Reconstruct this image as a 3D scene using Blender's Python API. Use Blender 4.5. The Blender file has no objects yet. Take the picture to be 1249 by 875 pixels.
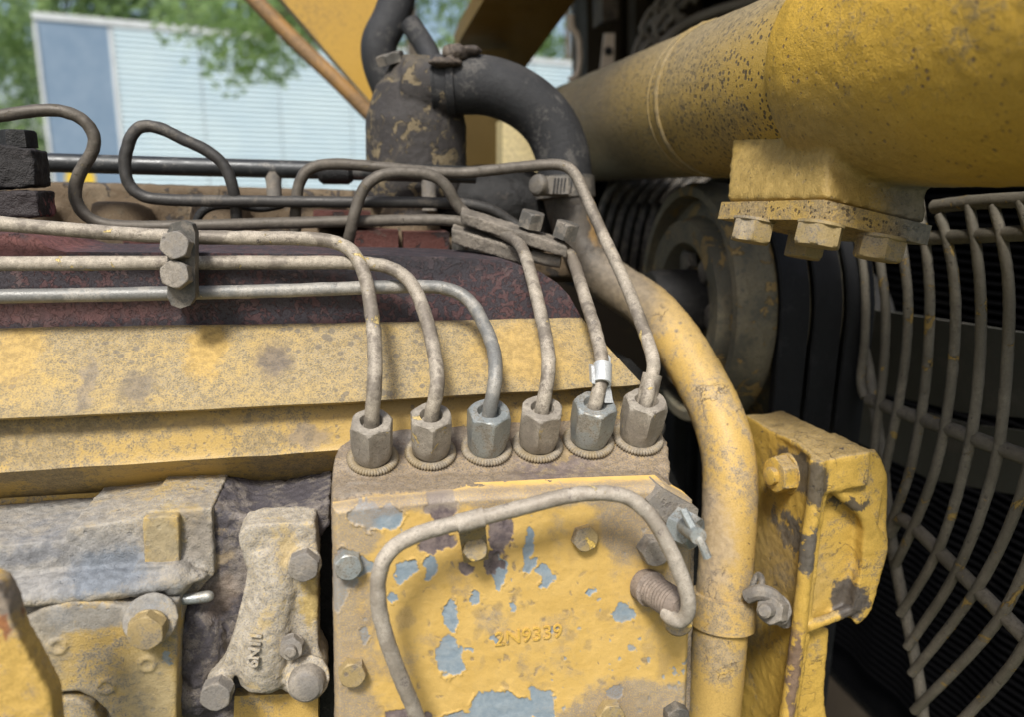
import bpy, bmesh, math, random
import numpy as np
from mathutils import Vector, Matrix, noise as mnoise
R = math.radians
random.seed(7); RNG = np.random.default_rng(7)
scene = bpy.context.scene
COL = scene.collection

# ---------------------------------------------------------------- camera
S = 0.64                      # engine units -> metres
F = 940.0                     # focal length in photo pixels (photo is 1249 px wide)
YAW, PITCH = R(11), R(12)
CAM = Vector((0, -0.5 * S, 1.45))
FWD = Vector((math.sin(YAW) * math.cos(PITCH), math.cos(YAW) * math.cos(PITCH), -math.sin(PITCH)))
RIGHT = Vector((math.cos(YAW), -math.sin(YAW), 0))
UP = RIGHT.cross(FWD)
cd = bpy.data.cameras.new('camera'); cam = bpy.data.objects.new('camera', cd); COL.objects.link(cam)
cam.matrix_world = Matrix((RIGHT, UP, -FWD)).transposed().to_4x4()
cam.location = CAM
cd.sensor_width = 36; cd.lens = 36 * F / 1249; cd.clip_start = 0.01; cd.clip_end = 500
cd.dof.use_dof = True; cd.dof.focus_distance = 0.39; cd.dof.aperture_fstop = 6.5
scene.camera = cam

# ---------------------------------------------------------------- sky and sun
SUN_EL, SUN_AZ = R(50), R(204)      # azimuth clockwise from +Y (engine side), light comes from behind the camera, left
w = bpy.data.worlds.new('World'); scene.world = w; w.use_nodes = True
nt = w.node_tree; nt.nodes.clear()
sky = nt.nodes.new('ShaderNodeTexSky'); sky.sky_type = 'NISHITA'; sky.sun_disc = False
sky.sun_elevation = SUN_EL; sky.sun_rotation = SUN_AZ; sky.air_density = 1.2; sky.dust_density = 4.0
bg = nt.nodes.new('ShaderNodeBackground'); bg.inputs['Strength'].default_value = 0.085
wo = nt.nodes.new('ShaderNodeOutputWorld')
nt.links.new(sky.outputs[0], bg.inputs[0]); nt.links.new(bg.outputs[0], wo.inputs[0])
sd = bpy.data.lights.new('sun', 'SUN'); sd.energy = 2.6; sd.angle = R(12); sd.color = (1, 0.97, 0.92)
sun = bpy.data.objects.new('sun', sd); COL.objects.link(sun)
sdir = Vector((math.sin(SUN_AZ) * math.cos(SUN_EL), math.cos(SUN_AZ) * math.cos(SUN_EL), math.sin(SUN_EL)))
sun.rotation_euler = sdir.to_track_quat('Z', 'Y').to_euler(); sun.location = (0, -3, 6)
vs = scene.view_settings
vs.view_transform = 'Standard'; vs.look = 'None'; vs.gamma = 1; vs.use_curve_mapping = False
vs.exposure = 0.82
cy = scene.cycles; cy.max_bounces = 6; cy.diffuse_bounces = 3; cy.glossy_bounces = 3; cy.transmission_bounces = 3; cy.caustics_reflective = False; cy.caustics_refractive = False

# ---------------------------------------------------------------- photo ray helpers
def _dir(px, py):
    return FWD + RIGHT * ((px - 624.5) / F) + UP * ((437.5 - py) / F)
def A(px, py, Y):
    d = _dir(px, py); return CAM + d * ((Y * S - CAM.y) / d.y)
def AX(px, py, X):
    d = _dir(px, py); return CAM + d * ((X - CAM.x) / d.x)
def AD(px, py, dep):
    return CAM + _dir(px, py) * (dep * S)
def AP(px, py, p, n):
    d = _dir(px, py); return CAM + d * ((p - CAM).dot(n) / d.dot(n))
def RAD(px, p):
    return px * (p - CAM).dot(FWD) / F

# ---------------------------------------------------------------- object helpers
WM = {}
def link(o, world, parent=None):
    COL.objects.link(o); o.parent = parent
    o.matrix_local = (WM[parent.name].inverted() @ world) if parent else world
    WM[o.name] = world.copy(); return o
def thing(name, label, cat, loc, group=None):
    o = bpy.data.objects.new(name, None); o.empty_display_size = 0.02
    link(o, Matrix.Translation(loc)); tag(o, label, cat, group); return o
def tag(o, label=None, cat=None, group=None, kind=None):
    if label: o['label'] = label
    if cat: o['category'] = cat
    if group: o['group'] = group
    if kind: o['kind'] = kind
    return o
def obj(name, bm, mat, parent=None, ang=35, origin=None):
    """bm is in world coordinates"""
    Wm = WM[parent.name] if parent else Matrix.Translation(origin or Vector((0, 0, 0)))
    if parent is None and origin is None:
        c = Vector((0, 0, 0)); n = 0
        zs = min(v.co.z for v in bm.verts)
        for v in bm.verts: c += v.co; n += 1
        c /= max(n, 1); c.z = zs
        Wm = Matrix.Translation(c)
    bm.transform(Wm.inverted())
    bmesh.ops.recalc_face_normals(bm, faces=bm.faces)
    me = bpy.data.meshes.new(name); bm.to_mesh(me); bm.free()
    for p in me.polygons: p.use_smooth = True
    if ang < 180: me.set_sharp_from_angle(angle=R(ang))
    me.materials.append(mat)
    o = bpy.data.objects.new(name, me)
    return link(o, Wm, parent)
_clouds = {}
def clouds(sz):
    k = round(sz, 5)
    if k not in _clouds:
        t = bpy.data.textures.new('casting_grain', 'CLOUDS'); t.noise_scale = sz; t.noise_depth = 3; _clouds[k] = t
    return _clouds[k]
def cast(name, bm, mat, parent=None, vox=0.0015, smooth=4, disp=0.0008, dsz=0.008):
    o = obj(name, bm, mat, parent, ang=180)
    m = o.modifiers.new('r', 'REMESH'); m.mode = 'VOXEL'; m.voxel_size = vox; m.use_smooth_shade = True
    if smooth:
        s = o.modifiers.new('s', 'SMOOTH'); s.iterations = smooth; s.factor = 0.5
    if disp:
        d = o.modifiers.new('d', 'DISPLACE'); d.texture = clouds(dsz); d.texture_coords = 'GLOBAL'; d.strength = disp; d.mid_level = 0.5
        d = o.modifiers.new('d2', 'DISPLACE'); d.texture = clouds(dsz * 0.3); d.texture_coords = 'GLOBAL'; d.strength = disp * 0.45; d.mid_level = 0.5
    return o

# ---------------------------------------------------------------- shapes (all into a bmesh, world coordinates)
def nb(): return bmesh.new()
def frame(axis, ref=None):
    z = axis.normalized(); r = ref or (Vector((1, 0, 0)) if abs(z.x) < 0.8 else Vector((0, 0, 1)))
    x = (r - z * r.dot(z)).normalized(); y = z.cross(x)
    return x, y, z
def mat_at(p, axis, ref=None, roll=0):
    x, y, z = frame(axis, ref)
    m = Matrix((x, y, z)).transposed().to_4x4(); m.translation = p
    return m @ Matrix.Rotation(roll, 4, 'Z')
def prism(bm, pts, vec):
    a = [bm.verts.new(p) for p in pts]; b = [bm.verts.new(p + vec) for p in pts]; n = len(pts)
    bm.faces.new(a); bm.faces.new(b[::-1])
    for i in range(n): bm.faces.new((a[i], b[i], b[(i + 1) % n], a[(i + 1) % n]))
    return bm
def pprism(bm, px, y0, y1):
    return prism(bm, [A(x, y, y0) for x, y in px], Vector((0, (y1 - y0) * S, 0)))
def lathe(bm, prof, M, n=24, closed=True):
    """prof: list of (r, z); r may be a function of angle"""
    rings = []
    for r, z in prof:
        ring = []
        for i in range(n):
            t = 2 * math.pi * i / n; rr = r(t) if callable(r) else r
            ring.append(bm.verts.new(M @ Vector((rr * math.cos(t), rr * math.sin(t), z))))
        rings.append(ring)
    for a, b in zip(rings, rings[1:]):
        for i in range(n): bm.faces.new((a[i], a[(i + 1) % n], b[(i + 1) % n], b[i]))
    if closed: bm.faces.new(rings[0][::-1]); bm.faces.new(rings[-1])
    else:
        a, b = rings[-1], rings[0]
        for i in range(n): bm.faces.new((a[i], a[(i + 1) % n], b[(i + 1) % n], b[i]))
    return bm
def cyl(bm, p0, p1, r0, r1=None, n=24):
    r1 = r0 if r1 is None else r1; d = p1 - p0
    return lathe(bm, [(r0, 0), (r1, d.length)], mat_at(p0, d), n)
def ball(bm, p, r, sc=(1, 1, 1), sub=3, rot=None):
    M = Matrix.Translation(p) @ (rot or Matrix.Identity(4)) @ Matrix.Diagonal((*sc, 1))
    bmesh.ops.create_icosphere(bm, subdivisions=sub, radius=r, matrix=M); return bm
def boxo(bm, p, ex, ey, ez):
    """box centred at p with half-vectors"""
    pts = [p - ex - ey - ez, p + ex - ey - ez, p + ex + ey - ez, p - ex + ey - ez]
    return prism(bm, pts, ez * 2)
def bevel(bm, w, seg=2, ang=25):
    es = [e for e in bm.edges if len(e.link_faces) == 2 and e.calc_face_angle(0) > R(ang)]
    bmesh.ops.bevel(bm, geom=es, offset=w, segments=seg, profile=0.5, affect='EDGES', clamp_overlap=True); return bm
def spline(pts, n=8):
    """centripetal Catmull-Rom through points (Vector or (Vector, radius))"""
    P = [p.copy() for p in pts]
    P = [P[0] * 2 - P[1]] + P + [P[-1] * 2 - P[-2]]; out = []
    for i in range(1, len(P) - 2):
        p0, p1, p2, p3 = P[i - 1:i + 3]
        t0 = 0; t1 = t0 + max((p1 - p0).length, 1e-6) ** .5; t2 = t1 + max((p2 - p1).length, 1e-6) ** .5; t3 = t2 + max((p3 - p2).length, 1e-6) ** .5
        for k in range(n):
            t = t1 + (t2 - t1) * k / n
            a1 = p0 * ((t1 - t) / (t1 - t0)) + p1 * ((t - t0) / (t1 - t0)); a2 = p1 * ((t2 - t) / (t2 - t1)) + p2 * ((t - t1) / (t2 - t1)); a3 = p2 * ((t3 - t) / (t3 - t2)) + p3 * ((t - t2) / (t3 - t2))
            b1 = a1 * ((t2 - t) / (t2 - t0)) + a2 * ((t - t0) / (t2 - t0)); b2 = a2 * ((t3 - t) / (t3 - t1)) + a3 * ((t - t1) / (t3 - t1))
            out.append(b1 * ((t2 - t) / (t2 - t1)) + b2 * ((t - t1) / (t2 - t1)))
    out.append(pts[-1].copy()); return out
def relax(p, it):
    for _ in range(it):
        p = [p[0]] + [(p[i - 1] + p[i] * 2 + p[i + 1]) / 4 for i in range(1, len(p) - 1)] + [p[-1]]
    return p
def tube(bm, pts, r, seg=14, n=8, rf=None, smooth=6, lump=0.0):
    P = relax(spline(pts, n), smooth); N = len(P); rings = []
    T = [(P[min(i + 1, N - 1)] - P[max(i - 1, 0)]).normalized() for i in range(N)]
    x = frame(T[0])[0]
    for i in range(N):
        x = (x - T[i] * x.dot(T[i])).normalized(); y = T[i].cross(x)
        rr = r if rf is None else r * rf(i / (N - 1)); ring = []
        for k in range(seg):
            a = 2 * math.pi * k / seg; q = P[i] + (x * math.cos(a) + y * math.sin(a)) * rr
            if lump: q += (q - P[i]).normalized() * lump * mnoise.noise(q * 260)
            ring.append(bm.verts.new(q))
        rings.append(ring)
    for a, b in zip(rings, rings[1:]):
        for k in range(seg): bm.faces.new((a[k], a[(k + 1) % seg], b[(k + 1) % seg], b[k]))
    bm.faces.new(rings[0][::-1]); bm.faces.new(rings[-1]); return bm
def rows_mesh(bm, rows, cols=120, sub=10, amp=0.0, sc=60, close=True):
    """rows: list of polylines (world points); makes a closed profile sheet"""
    def res(pl):
        L = [0]
        for a, b in zip(pl, pl[1:]): L.append(L[-1] + (b - a).length)
        out = []; j = 0
        for i in range(cols + 1):
            s = L[-1] * i / cols
            while j < len(pl) - 2 and s > L[j + 1]: j += 1
            out.append(pl[j].lerp(pl[j + 1], (s - L[j]) / max(L[j + 1] - L[j], 1e-9)))
        return out
    Rr = [res(r) for r in rows]; G = []
    for a, b in zip(Rr, Rr[1:]):
        k = max(1, min(sub, int((a[0] - b[0]).length / 0.004)))
        for t in range(k): G.append([p.lerp(q, t / k) for p, q in zip(a, b)])
    G.append(Rr[-1])
    V = []
    for g in G:
        row = []
        for p in g:
            if amp:
                p = p + Vector((mnoise.noise(p * sc), mnoise.noise(p * sc + Vector((9, 3, 1))), mnoise.noise(p * sc + Vector((2, 8, 5))))) * amp
            row.append(bm.verts.new(p))
        V.append(row)
    for a, b in zip(V, V[1:]):
        for i in range(cols): bm.faces.new((a[i], a[i + 1], b[i + 1], b[i]))
    if close:
        for i in range(cols): bm.faces.new((V[-1][i], V[-1][i + 1], V[0][i + 1], V[0][i]))
        bm.faces.new([v[0] for v in V][::-1]); bm.faces.new([v[-1] for v in V])
    return bm
def hexr(a, ph=0): return lambda t: a / math.cos(((t + ph) % (math.pi / 3)) - math.pi / 6)
def hexprofile(a, h, top=True, bot=True):
    hr = hexr(a); c = a * 1.155
    def lim(m): return lambda t: min(hr(t), m)
    P = []
    if bot: P += [(lim(a * .97), 0), (lim(a * 1.03), h * .05), (lim(a * 1.09), h * .12)]
    P += [(lim(c * 2), h * (.2 if bot else 0)), (lim(c * 2), h * .84)] if top else [(lim(c * 2), h * .2), (lim(c * 2), h)]
    if top: P += [(lim(a * 1.09), h * .92), (lim(a * 1.03), h * .97), (lim(a * .96), h)]
    return P
_bolts = {}
def bolt_mesh(a, h, mat, kind='hex'):
    k = (round(a, 4), round(h, 4), mat.name, kind)
    if k not in _bolts:
        bm = nb()
        if kind == 'hex': lathe(bm, hexprofile(a, h, True, False), Matrix.Identity(4), 36)
        elif kind == 'dome': lathe(bm, [(a, 0), (a, h * .45), (a * .93, h * .7), (a * .75, h * .88), (a * .4, h * .98), (a * .05, h)], Matrix.Identity(4), 24)
        elif kind == 'washer': lathe(bm, [(a * .5, 0), (a, 0), (a, h * .7), (a * .94, h), (a * .5, h)], Matrix.Identity(4), 28)
        elif kind == 'stud': lathe(bm, [(a, 0), (a, h * .85), (a * .7, h)], Matrix.Identity(4), 16)
        for v in bm.verts: v.co += Vector((mnoise.noise(v.co * 300), mnoise.noise(v.co * 300 + Vector((5, 5, 5))), 0)) * a * 0.05
        bmesh.ops.recalc_face_normals(bm, faces=bm.faces)
        me = bpy.data.meshes.new('bolt'); bm.to_mesh(me); bm.free()
        for p in me.polygons: p.use_smooth = True
        me.set_sharp_from_angle(angle=R(24)); me.materials.append(mat); _bolts[k] = me
    return _bolts[k]
def bolt(parent, p, axis, a, h, mat, roll=0, washer=None, kind='hex', stud=0, name='bolt'):
    if washer: 
        off = a * .18
    else: off = 0
    z = axis.normalized()
    o = bpy.data.objects.new(name, bolt_mesh(a, h, mat, kind)); link(o, mat_at(p + z * off, axis, None, roll), parent)
    if washer:
        wz = bpy.data.objects.new('washer', bolt_mesh(a * washer, a * .2, mat, 'washer')); link(wz, mat_at(p, axis), o)
    if stud:
        st = bpy.data.objects.new('stud', bolt_mesh(a * .55, stud, mat, 'stud')); link(st, mat_at(p + z * (off + h), axis), o)
    return o
def text_on(parent, s, p, xdir, ydir, size, ext, mat, name='cast_lettering'):
    cu = bpy.data.curves.new(name, 'FONT'); cu.body = s; cu.size = size; cu.extrude = ext; cu.bevel_depth = ext * .5; cu.align_x = 'CENTER'; cu.align_y = 'CENTER'
    cu.materials.append(mat); o = bpy.data.objects.new(name, cu)
    z = xdir.cross(ydir).normalized(); x = xdir.normalized(); y = z.cross(x)
    m = Matrix((x, y, z)).transposed().to_4x4(); m.translation = p
    me = bpy.data.meshes.new_from_object(o); me.materials.clear(); me.materials.append(mat)
    return link(bpy.data.objects.new(name, me), m, parent)

# ---------------------------------------------------------------- materials
class N:
    def __init__(s, name):
        s.m = bpy.data.materials.new(name); s.m.use_nodes = True; s.t = s.m.node_tree; s.t.nodes.clear()
        s.out = s.new('OutputMaterial'); s.b = s.new('BsdfPrincipled'); s.t.links.new(s.b.outputs[0], s.out.inputs[0])
        s.pos = s.new('NewGeometry').outputs['Position']
    def new(s, k): return s.t.nodes.new('ShaderNode' + k)
    def put(s, sock, v):
        if isinstance(v, bpy.types.NodeSocket): s.t.links.new(v, sock)
        elif isinstance(v, (tuple, list)) and len(v) == 3 and sock.type == 'RGBA': sock.default_value = (*v, 1)
        else: sock.default_value = v
    def noise(s, sc, det=6, ro=.6, dis=0, vec=None):
        n = s.new('TexNoise'); s.put(n.inputs['Vector'], vec if vec is not None else s.pos); n.inputs['Scale'].default_value = sc; n.inputs['Detail'].default_value = det
        n.inputs['Roughness'].default_value = ro; n.inputs['Distortion'].default_value = dis; return n.outputs['Fac']
    def vor(s, sc, vec=None, rnd=1):
        n = s.new('TexVoronoi'); s.put(n.inputs['Vector'], vec if vec is not None else s.pos); n.inputs['Scale'].default_value = sc; n.inputs['Randomness'].default_value = rnd; return n.outputs['Distance']
    def ss(s, v, a, b, lo=0, hi=1):
        n = s.new('MapRange'); n.interpolation_type = 'SMOOTHSTEP'; s.put(n.inputs[0], v); n.inputs[1].default_value = a; n.inputs[2].default_value = b; n.inputs[3].default_value = lo; n.inputs[4].default_value = hi; return n.outputs[0]
    def ma(s, op, a, b=0.0, c=0.0):
        n = s.new('Math'); n.operation = op; s.put(n.inputs[0], a); s.put(n.inputs[1], b); s.put(n.inputs[2], c); return n.outputs[0]
    def vm(s, op, a, b):
        n = s.new('VectorMath'); n.operation = op; s.put(n.inputs[0], a); s.put(n.inputs[1], b); return n.outputs['Value' if op == 'LENGTH' else 'Vector']
    def mix(s, f, a, b, mode='MIX'):
        n = s.new('Mix'); n.data_type = 'RGBA'; n.blend_type = mode; s.put(n.inputs[0], f); s.put(n.inputs[6], a); s.put(n.inputs[7], b); return n.outputs[2]
    def attr(s, name):
        n = s.new('Attribute'); n.attribute_name = name; return n.outputs['Fac']
    def nz(s):
        n = s.new('NewGeometry'); q = s.new('SeparateXYZ'); s.t.links.new(n.outputs['Normal'], q.inputs[0]); return q.outputs[2]
    def bump(s, h, dist, strength=1.0):
        n = s.new('Bump'); s.put(n.inputs['Height'], h); n.inputs['Distance'].default_value = dist; n.inputs['Strength'].default_value = strength
        s.t.links.new(n.outputs[0], s.b.inputs['Normal'])
    def fin(s, col, rough=.7, metal=0.0, spec=.4):
        s.put(s.b.inputs['Base Color'], col); s.put(s.b.inputs['Roughness'], rough); s.put(s.b.inputs['Metallic'], metal); s.b.inputs['Specular IOR Level'].default_value = spec; return s.m

def worn(name, base, dust=(.34, .29, .215), damt=.5, dsc=40, spots=.35, ssc=230, scol=(.09, .075, .065), chips=None, csc=90, camt=.3,
         rough=.62, metal=0.0, bumpd=.0004, up=0.0, grain=.35, base2=None, patches=(), spec=.35, speck=0.0, spt=.5, crack=0.0):
    """painted / cast surface: base, dust mottling, fine dust grain, oil spots, paint chips to another colour, hand-placed stains and painted shade"""
    n = N(name)
    big = n.noise(dsc, 4, .62, .3); fine = n.noise(1150, 2, .75); mid = n.noise(250, 4, .7)
    b = base if base2 is None else n.mix(n.ss(n.noise(dsc * .6, 3, .6, .5), .42, .58), base, base2)
    b = n.mix(n.ss(fine, .42, .62, 0, grain), b, tuple(c * .5 for c in base))
    f = n.ma('ADD', n.ma('ADD', n.ma('MULTIPLY', big, .55), n.ma('MULTIPLY', mid, .3)), n.ma('MULTIPLY', fine, .15))
    dm = n.ss(f, .62 - .28 * damt, .70 - .28 * damt, 0, .9)
    if up: dm = n.ma('MAXIMUM', dm, n.ss(n.ma('ADD', n.nz(), n.ma('MULTIPLY', n.ma('SUBTRACT', f, .5), 1.8)), .45, .85, 0, up))
    dm = n.ma('MULTIPLY', dm, n.ss(fine, .34, .55, .45, 1))
    d2 = n.mix(n.ss(mid, .38, .62), tuple(min(1, c * 1.12) for c in dust), tuple(c * .72 for c in dust))
    d2 = n.mix(n.ss(fine, .53, .66, 0, .75), d2, tuple(c * .4 for c in dust))
    col = n.mix(dm, b, d2)
    h = n.ma('ADD', n.ma('MULTIPLY', fine, .5), n.ma('MULTIPLY', mid, .8))
    if chips:
        cv = n.noise(csc, 7, .7, .6); cm = n.ss(cv, .70 - .28 * camt, .715 - .28 * camt)
        col = n.mix(n.ma('MULTIPLY', cm, .92), col, n.mix(n.ss(fine, .4, .6, 0, .6), chips, tuple(c * 1.6 + .02 for c in chips)))
        h = n.ma('SUBTRACT', h, n.ma('MULTIPLY', cm, 1.2))
    if spots:
        v = n.ma('ADD', n.vor(ssc), n.ma('MULTIPLY', mid, .45))
        reg = n.noise(ssc * .22, 2, .6)
        sm = n.ss(n.ma('ADD', v, n.ma('MULTIPLY', reg, .9)), .52 + .30 * spots, .62 + .32 * spots, .8, 0)
        col = n.mix(sm, col, n.mix(n.ss(fine, .4, .6, 0, .6), scol, dust)); h = n.ma('SUBTRACT', h, n.ma('MULTIPLY', sm, .4))
    if speck:
        v = n.vor(ssc * 2.2); sm = n.ss(n.ma('ADD', v, n.ma('MULTIPLY', n.noise(ssc * .4, 2), .7)), spt, spt + .05, speck, 0)
        col = n.mix(sm, col, scol); h = n.ma('SUBTRACT', h, n.ma('MULTIPLY', sm, .9))
    if crack:
        vo = n.new('TexVoronoi'); vo.feature = 'DISTANCE_TO_EDGE'; vo.inputs['Scale'].default_value = 42
        wv = n.new('VectorMath'); wv.operation = 'SCALE'; t3 = n.new('TexNoise'); n.put(t3.inputs['Vector'], n.pos); t3.inputs['Scale'].default_value = 90; t3.inputs['Detail'].default_value = 4
        n.put(wv.inputs[0], t3.outputs['Color']); wv.inputs['Scale'].default_value = .03; n.put(vo.inputs['Vector'], n.vm('ADD', n.pos, wv.outputs[0]))
        cm2 = n.ma('MULTIPLY', n.ss(vo.outputs['Distance'], .006, .016, crack, 0), n.ss(n.noise(38, 2, .5), .55, .62))
        col = n.mix(cm2, col, (.12, .09, .06)); h = n.ma('SUBTRACT', h, n.ma('MULTIPLY', cm2, 1.5))
    if patches:
        tn = n.new('TexNoise'); n.put(tn.inputs['Vector'], n.pos); tn.inputs['Scale'].default_value = 120; tn.inputs['Detail'].default_value = 5; tn.inputs['Roughness'].default_value = .7
        sc = n.new('VectorMath'); sc.operation = 'SCALE'; n.put(sc.inputs[0], n.vm('SUBTRACT', tn.outputs['Color'], (.5, .5, .5))); sc.inputs['Scale'].default_value = .020
        pw = n.vm('ADD', n.pos, sc.outputs[0])
        for c, r, pc, st, hard in patches:
            q = n.vm('MULTIPLY', n.vm('SUBTRACT', pw, tuple(c)), (1 / r[0], 1 / r[1], 1 / r[2]))
            pm = n.ss(n.ma('ADD', n.vm('LENGTH', q, (0, 0, 0)), n.ma('MULTIPLY', n.ma('SUBTRACT', fine, .5), 1 - hard)), 1 - .5 * (1 - hard) - .02, 1 + .5 * (1 - hard) + .02, st, 0)
            col = n.mix(pm, col, n.mix(n.ss(mid, .35, .65), pc, tuple(x * .68 for x in pc)))
    n.bump(h, bumpd)
    return n.fin(col, n.ss(big, .3, .7, rough - .1, rough + .15), metal, spec)

YEL = (.50, .33, .095); YDK = (.38, .24, .07); DUST = (.31, .265, .20); GREY = (.27, .24, .20); BLUE = (.22, .30, .37); BLK = (.018, .018, .02); BRN = (.10, .075, .055)
def P(px, py, Y, rx, ry, col, st=.9, hard=.7):
    p = A(px, py, Y); a = RAD(rx, p); b = RAD(ry, p); return (p, (a, max(a, b) * 3, b), col, st, hard)

m_cover = worn('valve_cover_paint', (.43, .295, .09), (.255, .215, .145), .60, 26, .85, 170, (.10, .088, .075), rough=.65, bumpd=.0004, up=.8,
    patches=[P(255, 425, .14, 24, 30, YEL, .75, .4), P(335, 440, .12, 20, 18, (.13, .11, .1), .75, .3), P(165, 475, .1, 22, 16, (.15, .13, .11), .7, .3), P(20, 430, .13, 30, 40, YEL, .6, .2),
             P(375, 530, .1, 22, 14, (.22, .18, .15), .7, .3), P(100, 470, .1, 9, 30, (.2, .17, .14), .6, .3), P(640, 430, .12, 60, 30, YEL, .6, .2)])
m_maroon = worn('maroon_cover', (.095, .052, .055), (.15, .115, .115), .38, 45, 0, 120, BLK, chips=(.030, .027, .034), csc=240, camt=.80, rough=.55, bumpd=.0005, up=.25, grain=.4,
    patches=[P(20, 300, .16, 70, 16, (.24, .10, .09), .75, .3), P(40, 380, .16, 170, 14, (.19, .095, .09), .6, .2), P(480, 325, .16, 130, 16, (.035, .033, .04), .8, .3)])
m_pumptop = worn('pump_deck', (.34, .235, .10), (.225, .19, .155), .85, 34, .6, 220, (.10, .085, .08), rough=.75, bumpd=.0006, up=.9,
    patches=[P(700, 570, .02, 60, 10, (.40, .28, .10), .65, .2), P(540, 585, 0, 120, 9, (.14, .11, .095), .75, .2), P(440, 590, 0, 40, 22, (.33, .30, .26), .8, .2), P(500, 535, .07, 70, 16, (.22, .20, .18), .8, .2), P(650, 545, .06, 60, 14, (.25, .20, .15), .6, .2), P(690, 590, .01, 60, 6, (.15, .12, .12), .7, .2)])
m_yellow = worn('machine_yellow', YEL, DUST, .35, 30, .28, 200, (.13, .11, .08), rough=.5, bumpd=.0003, up=.5)
m_yellowpipe = worn('pipe_yellow', (.50, .335, .11), (.33, .27, .19), .5, 26, .3, 170, (.10, .085, .07), rough=.5, bumpd=.00035, up=.6, chips=(.16, .12, .085), csc=70, camt=.18)
m_bracket = worn('bracket_yellow', (.50, .325, .07), (.29, .23, .15), .4, 26, .16, 150, (.1, .08, .06), chips=(.06, .055, .06), csc=60, camt=.27, rough=.42, bumpd=.0005, up=.85)
m_arm = worn('arm_yellow', (.46, .30, .055), (.29, .215, .09), .36, 10, 0, 130, (.045, .035, .025), rough=.5, bumpd=.0007, up=.75, speck=.9, spt=.62,
    patches=[(AD(745, 150, 1.1), (.095, .16, .11), (.075, .07, .06), .92, 0.1), (AD(860, 170, .85), (.10, .12, .08), (.25, .185, .08), .45, 0.1), (AD(960, 10, .75), (.10, .12, .05), (.26, .22, .15), .7, 0.1)])
m_pad = worn('pad_yellow', (.42, .285, .085), (.29, .225, .13), .6, 20, 0, 150, (.06, .045, .03), rough=.6, bumpd=.0008, speck=.8, spt=.55, patches=[(AD(1120, 245, .6), (.022, .05, .03), (.24, .24, .23), .85, .2)])
m_tube = worn('steel_line_dusty', (.18, .155, .125), (.44, .39, .315), .64, 55, .7, 140, (.085, .075, .075), chips=(.43, .33, .13), csc=70, camt=.27, crack=.3, rough=.6, metal=.15, bumpd=.0003)
m_tubemix = worn('steel_line_oily_end', (.18, .155, .125), (.44, .39, .315), .64, 55, .7, 140, (.085, .075, .07), chips=(.43, .33, .13), csc=70, camt=.27, crack=.3, rough=.55, metal=.15, bumpd=.0003,
    patches=[(A(280, 235, .29), (.24, .08, .2), (.085, .074, .06), .88, .4), (A(560, 240, .27), (.06, .06, .05), (.13, .115, .095), .7, .2)])
m_tubeg = worn('steel_line_grey', (.19, .19, .18), (.38, .36, .32), .55, 55, .6, 140, (.085, .08, .08), chips=(.42, .33, .15), csc=70, camt=.2, rough=.5, metal=.25, bumpd=.0003)
m_tubedk = worn('steel_line_dark', (.055, .053, .05), (.15, .135, .115), .35, 50, .2, 180, (.03, .03, .03), rough=.5, metal=.3, bumpd=.00025)
m_tubeblk = worn('steel_line_black', (.045, .048, .05), (.19, .18, .165), .28, 60, .2, 260, (.02, .02, .02), rough=.38, metal=.45, bumpd=.0002, spec=.5)
m_nut = worn('nut_steel', (.24, .215, .18), (.37, .335, .28), .62, 60, .5, 160, (.1, .085, .075), chips=(.42, .32, .13), csc=60, camt=.32, crack=.3, rough=.55, metal=.1, bumpd=.0004)
m_nutz = worn('nut_zinc', (.33, .36, .36), (.37, .345, .295), .5, 60, .1, 200, (.15, .14, .13), rough=.42, metal=.5, bumpd=.0002)
m_bolt = worn('bolt_dusty', (.33, .25, .12), (.31, .265, .20), .5, 60, .6, 220, (.12, .1, .09), rough=.6, metal=.1, bumpd=.0003, chips=(.52, .36, .09), csc=80, camt=.3)
m_boltg = worn('bolt_grey', (.20, .185, .165), (.31, .275, .225), .6, 70, .6, 220, (.09, .08, .075), rough=.7, metal=.1, bumpd=.0006)
m_boltdk = worn('bolt_dark', (.10, .095, .085), (.26, .23, .19), .5, 90, 0, 250, rough=.6, metal=.2, bumpd=.0005)
m_gov = worn('governor_casting', (.40, .30, .14), (.34, .32, .285), .6, 32, .75, 190, (.10, .09, .085), rough=.75, bumpd=.0009,
    patches=[P(60, 690, .05, 170, 50, (.29, .285, .275), .9, .2), P(140, 690, .05, 46, 24, (.17, .20, .24), .8, .2), P(40, 675, .05, 40, 12, (.2, .21, .23), .7, .2), P(235, 650, .05, 30, 30, (.27, .24, .2), .8, .2), P(120, 725, .04, 110, 14, (.44, .36, .23), .5, .2), P(110, 800, .03, 90, 50, (.53, .38, .13), .75, .2),
             P(70, 742, .03, 60, 8, (.15, .15, .16), .7, .3), P(196, 660, .03, 20, 30, (.47, .36, .16), .8, .6), P(202, 805, .02, 6, 9, BLUE, .8, .6), P(186, 730, .02, 30, 14, (.23, .25, .27), .7, .3)])
m_govface = worn('governor_plate_paint', (.44, .31, .11), (.30, .27, .22), .5, 32, .6, 170, (.10, .09, .085), rough=.65, bumpd=.0006, patches=[P(196, 660, .04, 24, 34, (.33, .28, .18), .85, .4), P(120, 745, .03, 110, 16, (.28, .28, .275), .85, .2), P(186, 735, .01, 34, 18, (.24, .255, .27), .8, .3), P(202, 805, .02, 6, 9, BLUE, .8, .6), P(45, 800, .02, 30, 60, (.33, .29, .22), .7, .2), P(180, 850, .02, 30, 60, (.40, .34, .22), .6, .2)])
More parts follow.
